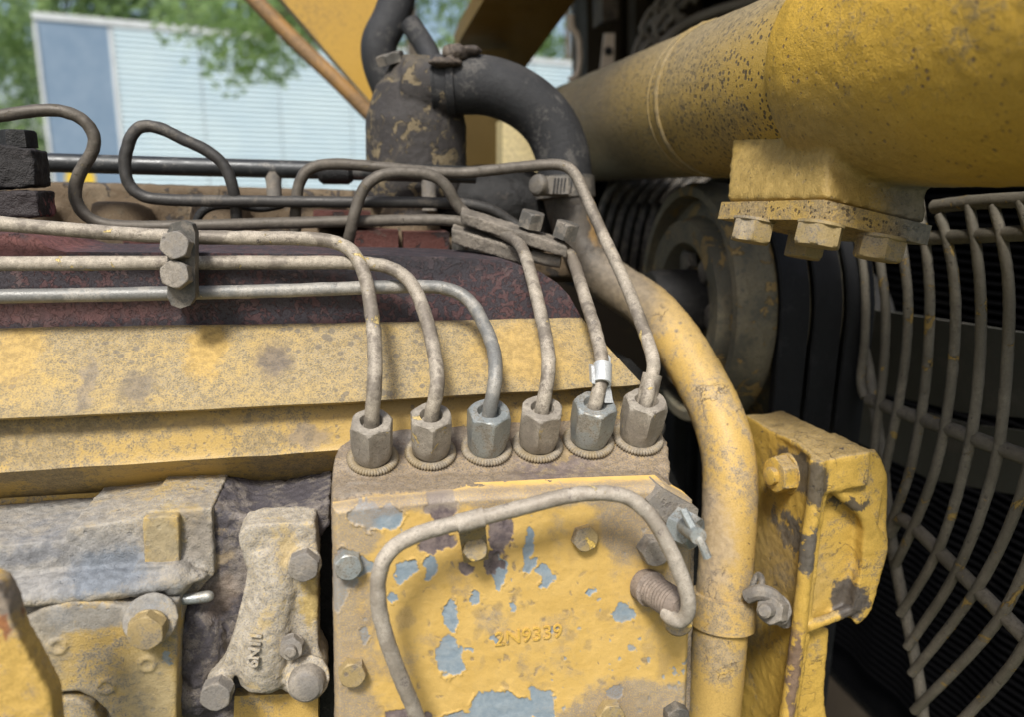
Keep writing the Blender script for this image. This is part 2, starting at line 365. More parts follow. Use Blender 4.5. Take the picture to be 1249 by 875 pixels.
m_govdark = worn('oily_casting', (.075, .068, .075), (.24, .21, .18), .5, 70, .5, 150, (.03, .03, .03), rough=.7, bumpd=.0010,
    patches=[P(243, 645, .05, 22, 22, (.42, .31, .15), .8, .4), P(258, 690, .05, 25, 12, (.35, .27, .16), .7, .4), P(270, 730, .05, 18, 25, (.25, .19, .14), .5, .3), P(245, 665, .05, 12, 10, (.07, .065, .08), .8, .6)])
m_elbow = worn('elbow_casting', (.42, .33, .18), (.36, .335, .295), .78, 40, .12, 200, (.13, .12, .1), rough=.8, bumpd=.0008, patches=[P(378, 740, .02, 14, 40, (.50, .36, .11), .8, .3)])
m_black = worn('black_oily', (.014, .014, .014), (.09, .08, .07), .2, 50, 0, rough=.55, bumpd=.001)
m_rubber = worn('hose_rubber', (.024, .025, .027), (.11, .105, .098), .34, 45, .2, 190, (.02, .02, .02), rough=.7, bumpd=.0006, up=.25)
m_thermo = worn('thermostat_casting', (.042, .038, .036), (.18, .15, .10), .30, 45, .15, 200, (.02, .02, .02), chips=(.14, .11, .062), csc=75, camt=.5, rough=.7, bumpd=.0012, up=.6)
m_head = worn('cylinder_head', (.12, .085, .05), (.19, .15, .10), .35, 30, .7, 130, (.035, .03, .025), rough=.7, bumpd=.0012, chips=(.04, .035, .032), csc=30, camt=.4)
m_red = worn('red_oxide', (.11, .04, .032), (.16, .12, .1), .3, 50, .2, 150, BLK, chips=(.03, .022, .022), csc=60, camt=.5, rough=.6, bumpd=.0008)
m_blockm = worn('black_block', (.022, .02, .02), (.10, .09, .09), .22, 60, 0, chips=(.16, .055, .05), csc=55, camt=.12, rough=.6, bumpd=.0016)
m_blockr = worn('red_black_block', (.03, .024, .025), (.10, .09, .09), .2, 60, 0, chips=(.22, .08, .075), csc=50, camt=.55, rough=.6, bumpd=.0014)
m_pulley = worn('pulley_iron', (.115, .11, .085), (.26, .225, .15), .55, 18, 0, chips=(.27, .185, .07), csc=40, camt=.42, rough=.6, bumpd=.0006)
m_belt = worn('belt_rubber', (.010, .011, .013), (.032, .033, .036), .25, 30, 0, rough=.6, bumpd=.0003)
m_guard = worn('guard_wire', (.14, .125, .095), (.23, .205, .16), .55, 22, .6, 160, (.045, .04, .035), chips=(.30, .20, .055), csc=45, camt=.36, rough=.6, bumpd=.0008)
m_fins = worn('black_core', (.0035, .0035, .004), (.009, .0085, .008), .25, 20, 0, rough=.9, spec=.05)
m_fan = worn('fan_grey', (.075, .075, .065), (.12, .11, .095), .4, 14, 0, rough=.65, bumpd=.0004)
m_bay = worn('bay_dark', (.035, .026, .016), (.07, .055, .035), .3, 6, 0, chips=(.09, .05, .012), csc=6, camt=.3, rough=.7)
m_beam = worn('beam_yellow', (.45, .275, .05), (.30, .19, .06), .4, 5, .5, 40, (.12, .07, .03), rough=.4, bumpd=.0003, patches=())
m_rod = worn('rod_rusty', (.30, .17, .06), (.2, .13, .07), .45, 14, .2, 60, (.05, .03, .02), rough=.5)
m_cream = worn('cream_paint', (.62, .52, .27), (.5, .42, .25), .3, 10, 0, rough=.6)
m_chain = worn('chain_steel', (.20, .18, .15), (.28, .24, .18), .3, 30, 0, rough=.5)
m_white = worn('white_bracket', (.6, .5, .4), (.4, .33, .25), .3, 20, .2, 80, rough=.6)
m_rust = worn('rust_brown', (.05, .04, .033), (.16, .13, .1), .55, 30, .2, 120, rough=.7)

# ---------------------------------------------------------------- ground
def n_ground():
    n = N('ground_gravel_grass'); f = n.noise(.6, 8, .65); g = n.noise(25, 6, .7)
    c = n.mix(n.ss(f, .4, .6), (.20, .18, .15), (.06, .10, .03)); c = n.mix(n.ss(g, .3, .7, 0, .5), c, (.10, .09, .07)); n.bump(g, .02); return n.fin(c, .9)
bm = nb(); bmesh.ops.create_grid(bm, x_segments=4, y_segments=4, size=120)
g = obj('ground', bm, n_ground(), origin=Vector((0, 0, 0))); tag(g, kind='structure')

# ---------------------------------------------------------------- trailer in the yard
m_alu = N('trailer_aluminium'); f = m_alu.noise(1.2, 5); m_alu = m_alu.fin(m_alu.mix(m_alu.ss(f, .3, .7), (.52, .64, .71), (.58, .69, .74)), .4, .0)
nn = N('trailer_blue'); m_tblue = nn.fin(nn.mix(nn.ss(nn.noise(3, 8, .7), .3, .7), (.15, .225, .32), (.20, .275, .37)), .5)
nn = N('trailer_trim'); m_trim = nn.fin(nn.mix(nn.ss(nn.noise(4, 6), .3, .7), (.60, .64, .66), (.50, .53, .55)), .5, .0)
nn = N('trailer_yellow'); m_tyel = nn.fin(nn.mix(nn.ss(nn.noise(9, 6), .4, .7), (.70, .48, .04), (.5, .36, .06)), .5)
nn = N('tyre_rubber'); m_tyre = nn.fin(nn.mix(nn.ss(nn.noise(9, 6), .4, .7), (.02, .02, .02), (.05, .05, .045)), .8)
TL = AD(38, 14, 19.0); TRp = AD(700, 64, 26.0)
tx = (TRp - TL); tx.z = 0; tlen = 13.0; tx.normalize(); tn = tx.cross(Vector((0, 0, 1))).normalized()
if tn.dot(CAM - TL) < 0: tn = -tn
ztop = TL.z; zbot = 1.0
O = Vector((TL.x, TL.y, 0))
def TP(u, z, o=0.0): return O + tx * u + Vector((0, 0, z)) + tn * o
def tu(px, z):    # distance along trailer where photo column px falls, at height z
    lo, hi = -2.0, 30.0
    for _ in range(40):
        mid = (lo + hi) / 2; v = TP(mid, z) - CAM; x = 624.5 + F * v.dot(RIGHT) / v.dot(FWD)
        if x < px: lo = mid
        else: hi = mid
    return lo
trailer = thing('box_trailer', 'white corrugated box trailer with a blue end panel, parked behind the machine', 'trailer', TP(tlen / 2, 0))
u1 = tu(133, ztop - .35)
def tbox(name, u0, u1_, z0, z1, o0, o1, mat, parent=trailer):
    bm = nb(); prism(bm, [TP(u0, z0, o0), TP(u1_, z0, o0), TP(u1_, z1, o0), TP(u0, z1, o0)], tn * (o1 - o0)); return obj(name, bm, mat, parent)
tbox('body', 0.02, tlen, zbot, ztop - .02, -2.45, -.03, m_trim)
tbox('top_rail', 0, tlen, ztop - .10, ztop, -.06, .03, m_trim)
tbox('bottom_rail', 0, tlen, zbot - .05, zbot + .14, -.06, .03, m_trim)
tbox('corner_post', 0, .05, zbot + .14, ztop - .16, -.06, .028, m_trim)
tbox('panel_post', u1, u1 + .06, zbot + .14, ztop - .16, -.06, .028, m_trim)
bp = tbox('end_panel', .05, u1, zbot + .14, ztop - .10, -.05, .004, m_tblue); bp['label'] = 'blue end panel with yellow marks'
bm = nb(); cyl(bm, TP(.42, 1.72, .0), TP(.42, 1.72, .012), .22); obj('yellow_mark', bm, m_tyel, bp)
tbox('yellow_mark', u1 - .33, u1 - .05, 1.86, 1.98, .0, .012, m_tyel, bp)
bm = nb(); z = zbot + .14; prof = []
while z < ztop - .12:
    prof += [(z, -.01), (z + .026, .022), (z + .048, .022), (z + .074, -.01)]; z += .086
prof = [(z_, o) for z_, o in prof if z_ < ztop - .12]
npan = 9; L0 = u1 + .06
for k in range(npan):
    a = L0 + (tlen - L0) * k / npan + .012; b_ = L0 + (tlen - L0) * (k + 1) / npan - .012
    bm = nb(); poly = [TP(a, z_, o) for z_, o in prof]; poly += [TP(a, prof[-1][0], -.05), TP(a, prof[0][0], -.05)]
    prism(bm, poly, tx * (b_ - a)); obj('side_panel', bm, m_alu, trailer, ang=10)
for u in (8.6, 9.9):
    bm = nb(); M_ = mat_at(TP(u, .5, -.35), tn); lathe(bm, [(.2, 0), (.46, 0), (.5, .05), (.5, .25), (.46, .3), (.2, .3), (.18, .2)], M_, 32); whl = obj('wheel', bm, m_tyre, trailer)
    bm = nb(); lathe(bm, [(.05, .12), (.19, .2), (.2, .26), (.1, .22), (.06, .3)], M_, 24); obj('rim', bm, m_trim, whl)

# ---------------------------------------------------------------- trees
def leafmat(name, c1, c2):
    n = N(name); oi = n.noise(1.3, 4, .6); f = n.noise(9, 3, .6)
    col = n.mix(n.ss(oi, .35, .65), c1, c2); col = n.mix(n.ss(f, .4, .7, 0, .5), col, tuple(x * .6 for x in c1))
    n.fin(col, .55, 0, .3)
    tr = n.new('BsdfTranslucent'); n.put(tr.inputs[0], n.mix(.5, col, (.46, .62, .25))); ms = n.new('MixShader'); ms.inputs[0].default_value = .6
    n.t.links.new(n.b.outputs[0], ms.inputs[1]); n.t.links.new(tr.outputs[0], ms.inputs[2]); n.t.links.new(ms.outputs[0], n.out.inputs[0]); return n.m
m_leaf1 = leafmat('leaf_mid', (.19, .29, .12), (.25, .36, .16)); m_leaf2 = leafmat('leaf_dark', (.15, .23, .11), (.20, .29, .14)); m_leaf3 = leafmat('leaf_bright', (.21, .32, .12), (.26, .38, .15))
nn = N('bark'); bb = nn.noise(18, 8, .7); nn.bump(bb, .02); m_bark = nn.fin(nn.mix(nn.ss(bb, .35, .65), (.05, .04, .03), (.13, .11, .085)), .9)
def leaves(clumps, size, per):
    V = []; Fc = []
    for c, r in clumps:
        k = int(per * r * r)
        d = RNG.normal(size=(k, 3)); d /= np.linalg.norm(d, axis=1)[:, None]
        p = np.array(c) + d * (r * RNG.uniform(.45, 1.08, (k, 1))) * np.array([1, 1, .8])
        a = RNG.normal(size=(k, 3)); a /= np.linalg.norm(a, axis=1)[:, None]
        b = np.cross(a, RNG.normal(size=(k, 3))); b /= np.linalg.norm(b, axis=1)[:, None]
        s = size * RNG.uniform(.6, 1.3, (k, 1))
        base = len(V)
        q = np.stack([p - a * s, p + b * s * .42, p + a * s, p - b * s * .42], 1).reshape(-1, 3)
        V += q.tolist(); Fc += [(base + 4 * i, base + 4 * i + 1, base + 4 * i + 2, base + 4 * i + 3) for i in range(k)]
    return V, Fc
def tree(label, base, height, crown, mat, lean=(0, 0), trunk_r=.16, size=.10, per=900, extra=(), low=.25):
    t = thing('tree', label, 'tree', base, 'trees behind the yard')
    top = base + Vector((lean[0], lean[1], height)); bm = nb()
    mids = [base, base.lerp(top, .35) + Vector((.1, -.05, 0)), base.lerp(top, .7), top]
    tube(bm, mids, trunk_r, 10, 6, rf=lambda s: 1.15 - .95 * s, smooth=2)
    cl = []
    for i in range(crown[1]):
        a = random.uniform(0, 6.283); zz = random.uniform(low, 1.0); rr = crown[0] * math.sqrt(random.random()) * (1.0 if zz < .75 else .6)
        c = base + Vector((lean[0] * zz + rr * math.cos(a), lean[1] * zz + rr * math.sin(a), height * zz)); r = random.uniform(.35, .75) * crown[2]
        cl.append((c, r))
        if i % 3 == 0: tube(bm, [base.lerp(top, zz * .75), base.lerp(top, zz * .85).lerp(c, .5) + Vector((0, 0, .1)), c], trunk_r * .28, 6, 4, rf=lambda s: 1 - .75 * s, smooth=1)
    for c, r in extra:
        cl.append((c, r)); tube(bm, [base.lerp(top, .7), base.lerp(top, .8).lerp(c, .6) + Vector((0, 0, .15)), c], trunk_r * .25, 6, 5, rf=lambda s: 1 - .8 * s, smooth=1)
    obj('trunk', bm, m_bark, t)
    V, Fc = leaves([(tuple(c), r) for c, r in cl], size, per)
    me = bpy.data.meshes.new('crown'); L = WM[t.name].translation
    me.from_pydata([(v[0] - L.x, v[1] - L.y, v[2] - L.z) for v in V], [], Fc); me.materials.append(mat)
    link(bpy.data.objects.new('crown', me), Matrix.Translation(L), t); return t
def gp(px, dep):
    p = AD(px, 237, dep); return Vector((p.x, p.y, 0))
tree('dark green leafy tree at the far left, beside the trailer end', gp(-20, 24), 6.0, (2.0, 40, 1.25), m_leaf2, per=190, size=.11, low=.12)
tree('tall mid green tree rising behind the blue trailer panel', gp(95, 34), 8.5, (3.4, 44, 1.7), m_leaf1, per=125, size=.17)
tree('tall dark tree behind the middle of the trailer roof', gp(250, 37), 9.5, (3.8, 46, 1.9), m_leaf2, per=120, size=.18)
tree('mid green tree behind the trailer, left of the yellow beam', gp(400, 40), 9.5, (3.8, 44, 1.9), m_leaf1, per=105, size=.19)
tree('pale green tree seen above the black coolant hose', gp(575, 36), 9.5, (3.2, 34, 1.6), m_leaf3, per=85, size=.17)
tree('bright tree seen in the gap right of the dark yellow beam', gp(690, 33), 8.0, (2.6, 34, 1.5), m_leaf3, per=105, size=.16)
brz = [(AD(px, py, 13.6), r) for px, py, r in [(262, 30, .62), (300, 55, .55), (322, 75, .40), (285, 85, .36), (300, 14, .62), (340, 20, .6), (350, 48, .4), (235, 8, .5), (390, 5, .8), (430, 20, .8), (545, -20, .9), (480, -30, .9), (585, 6, .5)]]
tree('leafy tree whose bright drooping branch hangs in front of the trailer', gp(505, 13.6), 5.2, (1.2, 8, 1.0), m_leaf3, trunk_r=.12, per=640, size=.062, extra=brz, low=.85)

# ---------------------------------------------------------------- machine body and added light blockers round the engine
ZC = CAM.z
Xr = A(1249, 400, .05).x          # fan guard plane
def wbox(name, x0, x1, y0, y1, z0, z1, mat, parent=None, bev=.004):
    bm = nb(); prism(bm, [Vector((x0, y0, z0)), Vector((x1, y0, z0)), Vector((x1, y1, z0)), Vector((x0, y1, z0))], Vector((0, 0, z1 - z0))); bevel(bm, bev); return obj(name, bm, mat, parent)
h = wbox('shade_hood', .14, 1.25, .13, 1.3, ZC + .44, ZC + .47, m_beam); tag(h, 'unseen yellow hood sheet added above the engine bay to shade it', 'hood')  # out-of-view sheet added to keep sky light off the right side
h = wbox('shade_floor', -1.2, 1.25, -.02, 1.3, ZC - .75, ZC - .70, m_bay); tag(h, 'unseen dark plate added under the engine to block light from below', 'frame')  # out-of-view plate added to close the bay against light from below

# radiator behind the fan
rad = thing('radiator', 'black finned radiator core behind the wire fan guard', 'radiator', Vector((Xr + .34, .45, ZC - .7)))
wbox('core', Xr + .30, Xr + .38, -.20, 1.15, ZC - .68, ZC + .42, m_fins, rad)
for k in range(104):
    z = ZC - .62 + k * .0098
    bm = nb(); yy = -.19; pts = []
    for i in range(28): pts.append(Vector((Xr + .285 + (.006 if i % 2 else 0), yy + i * .048, z)))
    poly = pts + [Vector((Xr + .302, yy + 27 * .048, z)), Vector((Xr + .302, yy, z))]
    prism(bm, poly, Vector((0, 0, .0022))); obj('fin', bm, m_fins, rad)
wbox('side_tank', Xr + .28, Xr + .42, 1.15, 1.25, ZC - .69, ZC + .43, m_bay, rad)

# back of the bay
back = thing('bay_panel', 'dark brown steel panels at the back of the engine bay', 'panel', A(840, 300, 1.9))
bm = nb(); pprism(bm, [(703, -60), (1240, -60), (1240, 520), (640, 520), (640, 150), (703, 105)], 1.9, 1.95); obj('sheet', bm, m_bay, back)
bm = nb(); pprism(bm, [(716, -40), (760, -40), (757, 75), (742, 95), (716, 100)], 1.75, 1.85); bevel(bm, .004); obj('post', bm, m_bay, back)
bm = nb(); pprism(bm, [(775, -40), (790, -40), (788, 90), (775, 95)], 1.6, 1.66); bevel(bm, .004); obj('post', bm, m_bay, back)
bm = nb(); pprism(bm, [(735, -40), (756, -40), (754, 22), (735, 26)], 1.4, 1.48); bevel(bm, .006); obj('hanger', bm, m_rust, back)

# ---------------------------------------------------------------- lift arm tube (top right)
a1, a2 = AD(725, 157, 1.21), AD(880, 122, .835); adir = (a2 - a1).normalized(); AR = .08 * S
arm = thing('lift_arm', 'heavy yellow steel tube with bolted mounting pad crossing the top right', 'arm', a2 - Vector((0, 0, AR)))
def apt(px):
    # point on arm axis that falls on photo column px
    lo, hi = -2.0, 3.0
    for _ in range(50):
        mid = (lo + hi) / 2; v = a1 + (a2 - a1) * mid - CAM; dd = v.dot(FWD); x = 624.5 + F * v.dot(RIGHT) / dd if dd > .01 else 9e9
        if x < px: lo = mid
        else: hi = mid
    return a1 + (a2 - a1) * lo
bm = nb(); p0 = apt(640); p1 = apt(1060); nseg = 50
lathe(bm, [(AR * (1 + .004 * math.sin(i * 1.7)), (p1 - p0).length * i / nseg) for i in range(nseg + 1)], mat_at(p0, adir), 72); obj('tube', bm, m_arm, arm)
def ringbead(px, r, rr, name, mat, parent, wob=.3):
    bm = nb(); c = apt(px); x, y, z = frame(adir); pts = []
    n = 90
    prev = None; rings = []
    for i in range(n):
        t = 2 * math.pi * i / n; d = x * math.cos(t) + y * math.sin(t); off = z * (rr * wob * mnoise.noise(Vector((t * 9, 0, 0)))); ring = []
        for k in range(8):
            s = 2 * math.pi * k / 8; ring.append(bm.verts.new(c + off + d * (r + rr * .7 * math.cos(s) * (1 + .25 * math.sin(i * 2.3))) + z * rr * 1.3 * math.sin(s)))
        rings.append(ring)
    for i in range(n):
        a, b = rings[i], rings[(i + 1) % n]
        for k in range(8): bm.faces.new((a[k], a[(k + 1) % 8], b[(k + 1) % 8], b[k]))
    return obj(name, bm, mat, parent, ang=80)
m_weld = worn('weld_dusty', (.24, .175, .07), (.26, .205, .115), .5, 40, 0, rough=.7)
m_collar = worn('collar_yellow', (.52, .325, .045), (.30, .23, .115), .25, 12, .35, 120, (.10, .07, .06), rough=.45, bumpd=.0009, up=.5, speck=.75, spt=.44, patches=[(AD(960, 205, .62), (.05, .08, .035), (.33, .24, .095), .75, .1), (AD(1125, 245, .6), (.03, .05, .03), (.24, .23, .21), .85, .2)])
ringbead(884, AR, .0022, 'weld_bead', m_weld, arm); ringbead(872, AR, .0011, 'weld_bead', m_weld, arm)
p2 = apt(1046); Lc = (apt(1330) - p2).length + .22
# pad and plate
c0 = AD(1005, 243, .56); cl_ = AD(880, 246, .68); cr_ = AD(1137, 275, .585); e1 = cl_ - c0; e2 = cr_ - c0; dn = e1.cross(e2).normalized()
if dn.z > 0: dn = -dn
th = RAD(25, c0)
bm = nb(); prism(bm, [c0, cl_, cl_ + e2, cr_], dn * th); bevel(bm, .0012, 2)
pl = obj('mounting_plate', bm, m_pad, arm)
ctr = c0 + (e1 + e2) * .5; upv = -dn
bm = nb(); ins = .965
q = [ctr + (p - ctr) * ins for p in (c0, cl_, cl_ + e2, cr_)]
lift = [AD(1010, 150, .60), AD(905, 140, .72), None, AD(1150, 190, .60)]
topq = [AD(1013, 116, .574), AD(896, 110, .728), apt(960) + FWD * AR * .3, AD(1140, 130, .56)]
va = [bm.verts.new(p + upv * .0005) for p in q]; vb = [bm.verts.new(p) for p in topq]
bm.faces.new(va); bm.faces.new(vb[::-1])
for i in range(4): bm.faces.new((va[i], vb[i], vb[(i + 1) % 4], va[(i + 1) % 4]))
lathe(bm, [(AR * .5, -.003), (AR * 1.03, -.002), (AR * 1.11, .004), (AR * 1.16, .02), (AR * 1.18, .08), (AR * 1.18, Lc), (AR * .5, Lc)], mat_at(p2, adir), 80, closed=False)
cast('collar_casting', bm, m_collar, arm, .0019, 16, .0012, .012)
for px, py, dd, a in [(921, 264, .63, 22), (1002, 272, .575, 25), (1075, 290, .585, 25), (985, 285, .67, 21)]:
    p = AD(px, py, dd); t = (c0 + dn * th - p).dot(dn); p = p + dn * t
    bolt(arm, p, dn, RAD(a, p), RAD(25, p), m_bolt, random.random(), 1.12)

# ---------------------------------------------------------------- fan guard
guard = thing('fan_guard', 'dusty wire fan guard of curved rods on the right side', 'fan guard', AX(1180, 700, Xr))
GW = [
 [(1012, 300), (1020, 330), (1047, 397), (1060, 455), (1067, 503), (1076, 560), (1084, 640), (1095, 705), (1108, 765), (1122, 836), (1128, 900)],
 [(1040, 250), (1047, 290), (1054, 332), (1056, 380), (1054, 428), (1049, 468), (1055, 486)],
 [(1062, 240), (1074, 325), (1080, 366), (1079, 435), (1074, 486), (1068, 530), (1066, 560)],
 [(1090, 240), (1102, 311), (1108, 366), (1105, 431), (1095, 500), (1084, 550), (1076, 590)],
 [(1120, 240), (1129, 300), (1134, 349), (1133, 417), (1126, 493), (1109, 580), (1092, 625), (1084, 650)],
 [(1146, 262), (1155, 290), (1165, 349), (1164, 431), (1153, 520), (1139, 580), (1120, 630), (1092, 690)],
 [(1182, 250), (1189, 290), (1196, 349), (1196, 428), (1188, 514), (1174, 580), (1146, 671), (1098, 750)],
 [(1212, 250), (1222, 290), (1231, 349), (1229, 435), (1220, 538), (1207, 594), (1170, 695), (1107, 790)],
 [(1245, 245), (1258, 290), (1268, 349), (1268, 435), (1262, 530), (1248, 600), (1198, 712), (1112, 822)],
 [(1280, 245), (1300, 349), (1302, 435), (1296, 530), (1280, 610), (1249, 699), (1216, 762), (1115, 868)],
 [(1315, 245), (1340, 349), (1342, 435), (1334, 550), (1310, 650), (1249, 795), (1177, 875), (1150, 905)]]
for i, wv in enumerate(GW):
    bm = nb(); pts = [AX(x, y, Xr + (0.004 if i else .011)) for x, y in wv]
    tube(bm, pts, .0031 if i else .0040, 10, 9, lump=.0003, smooth=14); obj('rod', bm, m_guard, guard, 60)
for sp in ([(1060, 488), (1096, 502), (1150, 521), (1200, 540), (1249, 558), (1330, 590)], [(1084, 652), (1096, 633), (1112, 642), (1139, 667), (1198, 726), (1249, 776), (1330, 860)], [(1140, 252), (1180, 247), (1249, 243), (1330, 240)], [(1130, 290), (1180, 288), (1249, 284), (1330, 281)]):
    bm = nb(); tube(bm, [AX(x, y, Xr + .006) for x, y in sp], .0046, 10, 9, lump=.0003, smooth=12); obj('cross_rod', bm, m_guard, guard, 60)

# fan
fan = thing('cooling_fan', 'grey fan blades behind the wire guard', 'fan', AX(1000, 420, Xr + .1))
for wv in ([(1015, 395), (1060, 372), (1120, 380), (1290, 408), (1290, 520), (1150, 505), (1060, 480), (1020, 450)], [(1005, 460), (1060, 492), (1150, 520), (1290, 540), (1290, 640), (1170, 610), (1080, 590), (1010, 540)]):
    bm = nb(); prism(bm, [AX(x, y, Xr + .12) + Vector((.05 * (y - 450) / 150, 0, 0)) for x, y in wv], Vector((.004, 0, 0))); bevel(bm, .0015); obj('blade', bm, m_fan, fan)
bm = nb(); hc = AX(985, 400, Xr + .11); cyl(bm, hc - Vector((.05, 0, 0)), hc + Vector((.06, 0, 0)), .06, None, 40); bevel(bm, .006); obj('hub', bm, m_black, fan)

# ---------------------------------------------------------------- pulley and belts
pc = A(832, 372, .44); PR = RAD(146, pc); Xax = Vector((1, 0, 0))
pul = thing('fan_pulley', 'dark iron fan pulley with flaked yellow paint', 'pulley', pc - Vector((0, 0, PR)))
PM = mat_at(pc, Xax, Vector((0, 0, 1)))
bm = nb(); k = PR
prof = [(.02, .01), (k * .30, .01), (k * .34, .03), (k * .42, .034), (k * .44, .012), (k * .52, .0), (k * .70, -.002), (k * .74, .012), (k * .86, .014), (k * .9, .0), (k * .97, .0), (k, .006), (k * 1.0, .03)]
x0 = .03
for i in range(3):
    prof += [(k * .90, x0 + .006), (k * .90, x0 + .016), (k, x0 + .022), (k, x0 + .026)]; x0 += .026
prof += [(k * .2, x0 + .004), (.02, x0 + .004)]
lathe(bm, prof, PM, 72); obj('rim', bm, m_pulley, pul, 30)
bm = nb(); lathe(bm, [(k * .28, -.03), (k * .3, -.025), (k * .3, .012), (.01, .012)][::-1], PM, 40); obj('hub', bm, m_black, pul, 30)
for i in range(6):
    t = i * math.pi / 3 + .4; bolt(pul, pc + Vector((.016, 0, 0)) + (Vector((0, math.sin(t), math.cos(t)))) * k * .38 - Vector((.002, 0, 0)), -Xax, .009, .008, m_boltdk, .3)
for i, (lab, tw) in enumerate([('black fan belt nearest the pulley face', 0), ('black fan belt in the middle of the three', 0), ('black fan belt farthest right, nearest the wire guard', 0)]):
    xc = pc.x + .041 + i * .026; bm = nb(); pts = []
    cy, cz = pc.y, pc.z; r = PR * .985; zl = cz - .62
    for t in range(0, 25): a = math.pi * t / 24; pts.append((cy - r * math.cos(a), cz + r * math.sin(a)))
    for t in range(1, 12): pts.append((cy + r - (.25 * r) * t / 12, cz + (zl - cz) * t / 12))
    for t in range(0, 17): a = math.pi * t / 16; pts.append((cy + r * .75 * math.cos(a), zl - r * .75 * math.sin(a)))
    for t in range(1, 12): pts.append((cy - r * .75 - (.25 * r) * t / 12, zl + (cz - zl) * t / 12))
    n_ = len(pts); rings = []
    for j in range(n_):
        y, z = pts[j]; y2, z2 = pts[(j + 1) % n_]; y0, z0 = pts[j - 1]; tv = Vector((0, y2 - y0, z2 - z0)).normalized(); nv = Vector((1, 0, 0)).cross(tv)
        if nv.dot(Vector((0, y - cy, z - (cz if z > cz else min(z, cz))))) < 0: nv = -nv
        c = Vector((xc, y, z)); rings.append([bm.verts.new(c + nv * o + Vector((x_, 0, 0))) for o, x_ in ((-.009, -.006), (.006, -.0112), (.0075, -.0104), (.0075, .0104), (.006, .0112), (-.009, .006))])
    for j in range(n_):
        a, b = rings[j], rings[(j + 1) % n_]
        for q_ in range(6): bm.faces.new((a[q_], a[(q_ + 1) % 6], b[(q_ + 1) % 6], b[q_]))
    bo = obj('fan_belt', bm, m_belt, None, 40); tag(bo, lab, 'belt', 'fan belts on the pulley')

# finned dark housing behind the steel line
fh = thing('finned_housing', 'black ribbed housing between hose and pulley', 'housing', A(770, 330, .75))
bm = nb(); pprism(bm, [(700, 205), (850, 205), (845, 350), (700, 350)], .78, .86); obj('body', bm, m_fins, fh)
for k in range(9):
    x = 728 + k * 12.5
    bm = nb(); tube(bm, [A(x + 20, 222, .74), A(x + 12, 240, .72), A(x + 4, 262, .72), A(x - 4, 300, .72), A(x - 8, 335, .74)], .0042, 8, 5); obj('rib', bm, m_boltdk, fh)
for k in range(8):
    x = 745 + k * 14
    bm = nb(); tube(bm, [A(x + 24, 212, .70), A(x + 12, 222, .68), A(x, 232, .69), A(x - 8, 246, .70)], .004, 8, 5); obj('rib', bm, m_boltdk, fh)

# ---------------------------------------------------------------- beams, rod, hoses at the top
def sheet(name, px, y0, y1, mat, label=None, cat=None, parent=None, bev=.003):
    bm = nb(); pprism(bm, px, y0, y1); bevel(bm, bev); o = obj(name, bm, mat, parent); 
    if label: tag(o, label, cat)
    return o
sheet('hood_beam', [(155, -220), (490, -220), (480, -12), (478, 60), (470, 122), (452, 124)], .95, 1.02, m_beam, 'yellow slanted hood beam behind the black elbow hose', 'beam')
bm = nb(); prism(bm, [A(622, -60, .60), A(744, -60, .60), A(712, -14, .72), A(640, 84, 1.0), A(556, 62, 1.0), A(562, 46, .95), A(598, -14, .72)], Vector((0, .02, .02))); bevel(bm, .003); o = obj('cross_beam', bm, worn('beam_shaded', (.17, .105, .02), (.12, .08, .03), .3, 8, 0, rough=.45)); tag(o, 'yellow beam with its shade in the colour, slanting behind the coolant hose', 'beam')  # beam yellow darkened: shade of the underside is put into the base colour
bm = nb(); tube(bm, [AD(130, -190, 1.24), AD(296, -16, 1.28), AD(360, 50, 1.3), AD(410, 97, 1.31), AD(462, 150, 1.33), AD(520, 206, 1.35)], RAD(9.5, AD(360, 50, 1.3)), 18, 8); o = obj('support_rod', bm, m_rod); tag(o, 'rusty brown round rod crossing in front of the trailer', 'rod')
sheet('inner_panel', [(560, 60), (620, 60), (620, 262), (560, 262)], .92, .95, worn('panel_brown', (.11, .07, .014), (.09, .06, .025), .3, 8, 0, rough=.55), 'dark brownish yellow panel below the arched hose', 'panel')
sheet('cream_bracket', [(613, 145), (690, 145), (690, 256), (613, 256)], .80, .86, m_cream, 'cream painted block under the arched hose', 'bracket')
bm = nb(); tube(bm, [A(500, -260, .64), A(488, -100, .63), A(486, -30, .62), A(484, 0, .62), A(474, 28, .61), A(462, 52, .60), A(464, 80, .60), A(476, 112, .60)], RAD(21, A(470, 40, .61)), 24, 8, rf=lambda s: 1.1 - .1 * s); o = obj('elbow_hose', bm, m_rubber); tag(o, 'black elbow hose dropping behind the thermostat housing', 'hose')
bm = nb(); tube(bm, [A(500, 28, .52), A(522, 62, .50), A(530, 85, .48)], RAD(13, A(520, 60, .5)), 20, 6); o = obj('vent_pipe', bm, m_rubber); tag(o, 'short grey pipe stub entering the top of the thermostat housing', 'pipe')

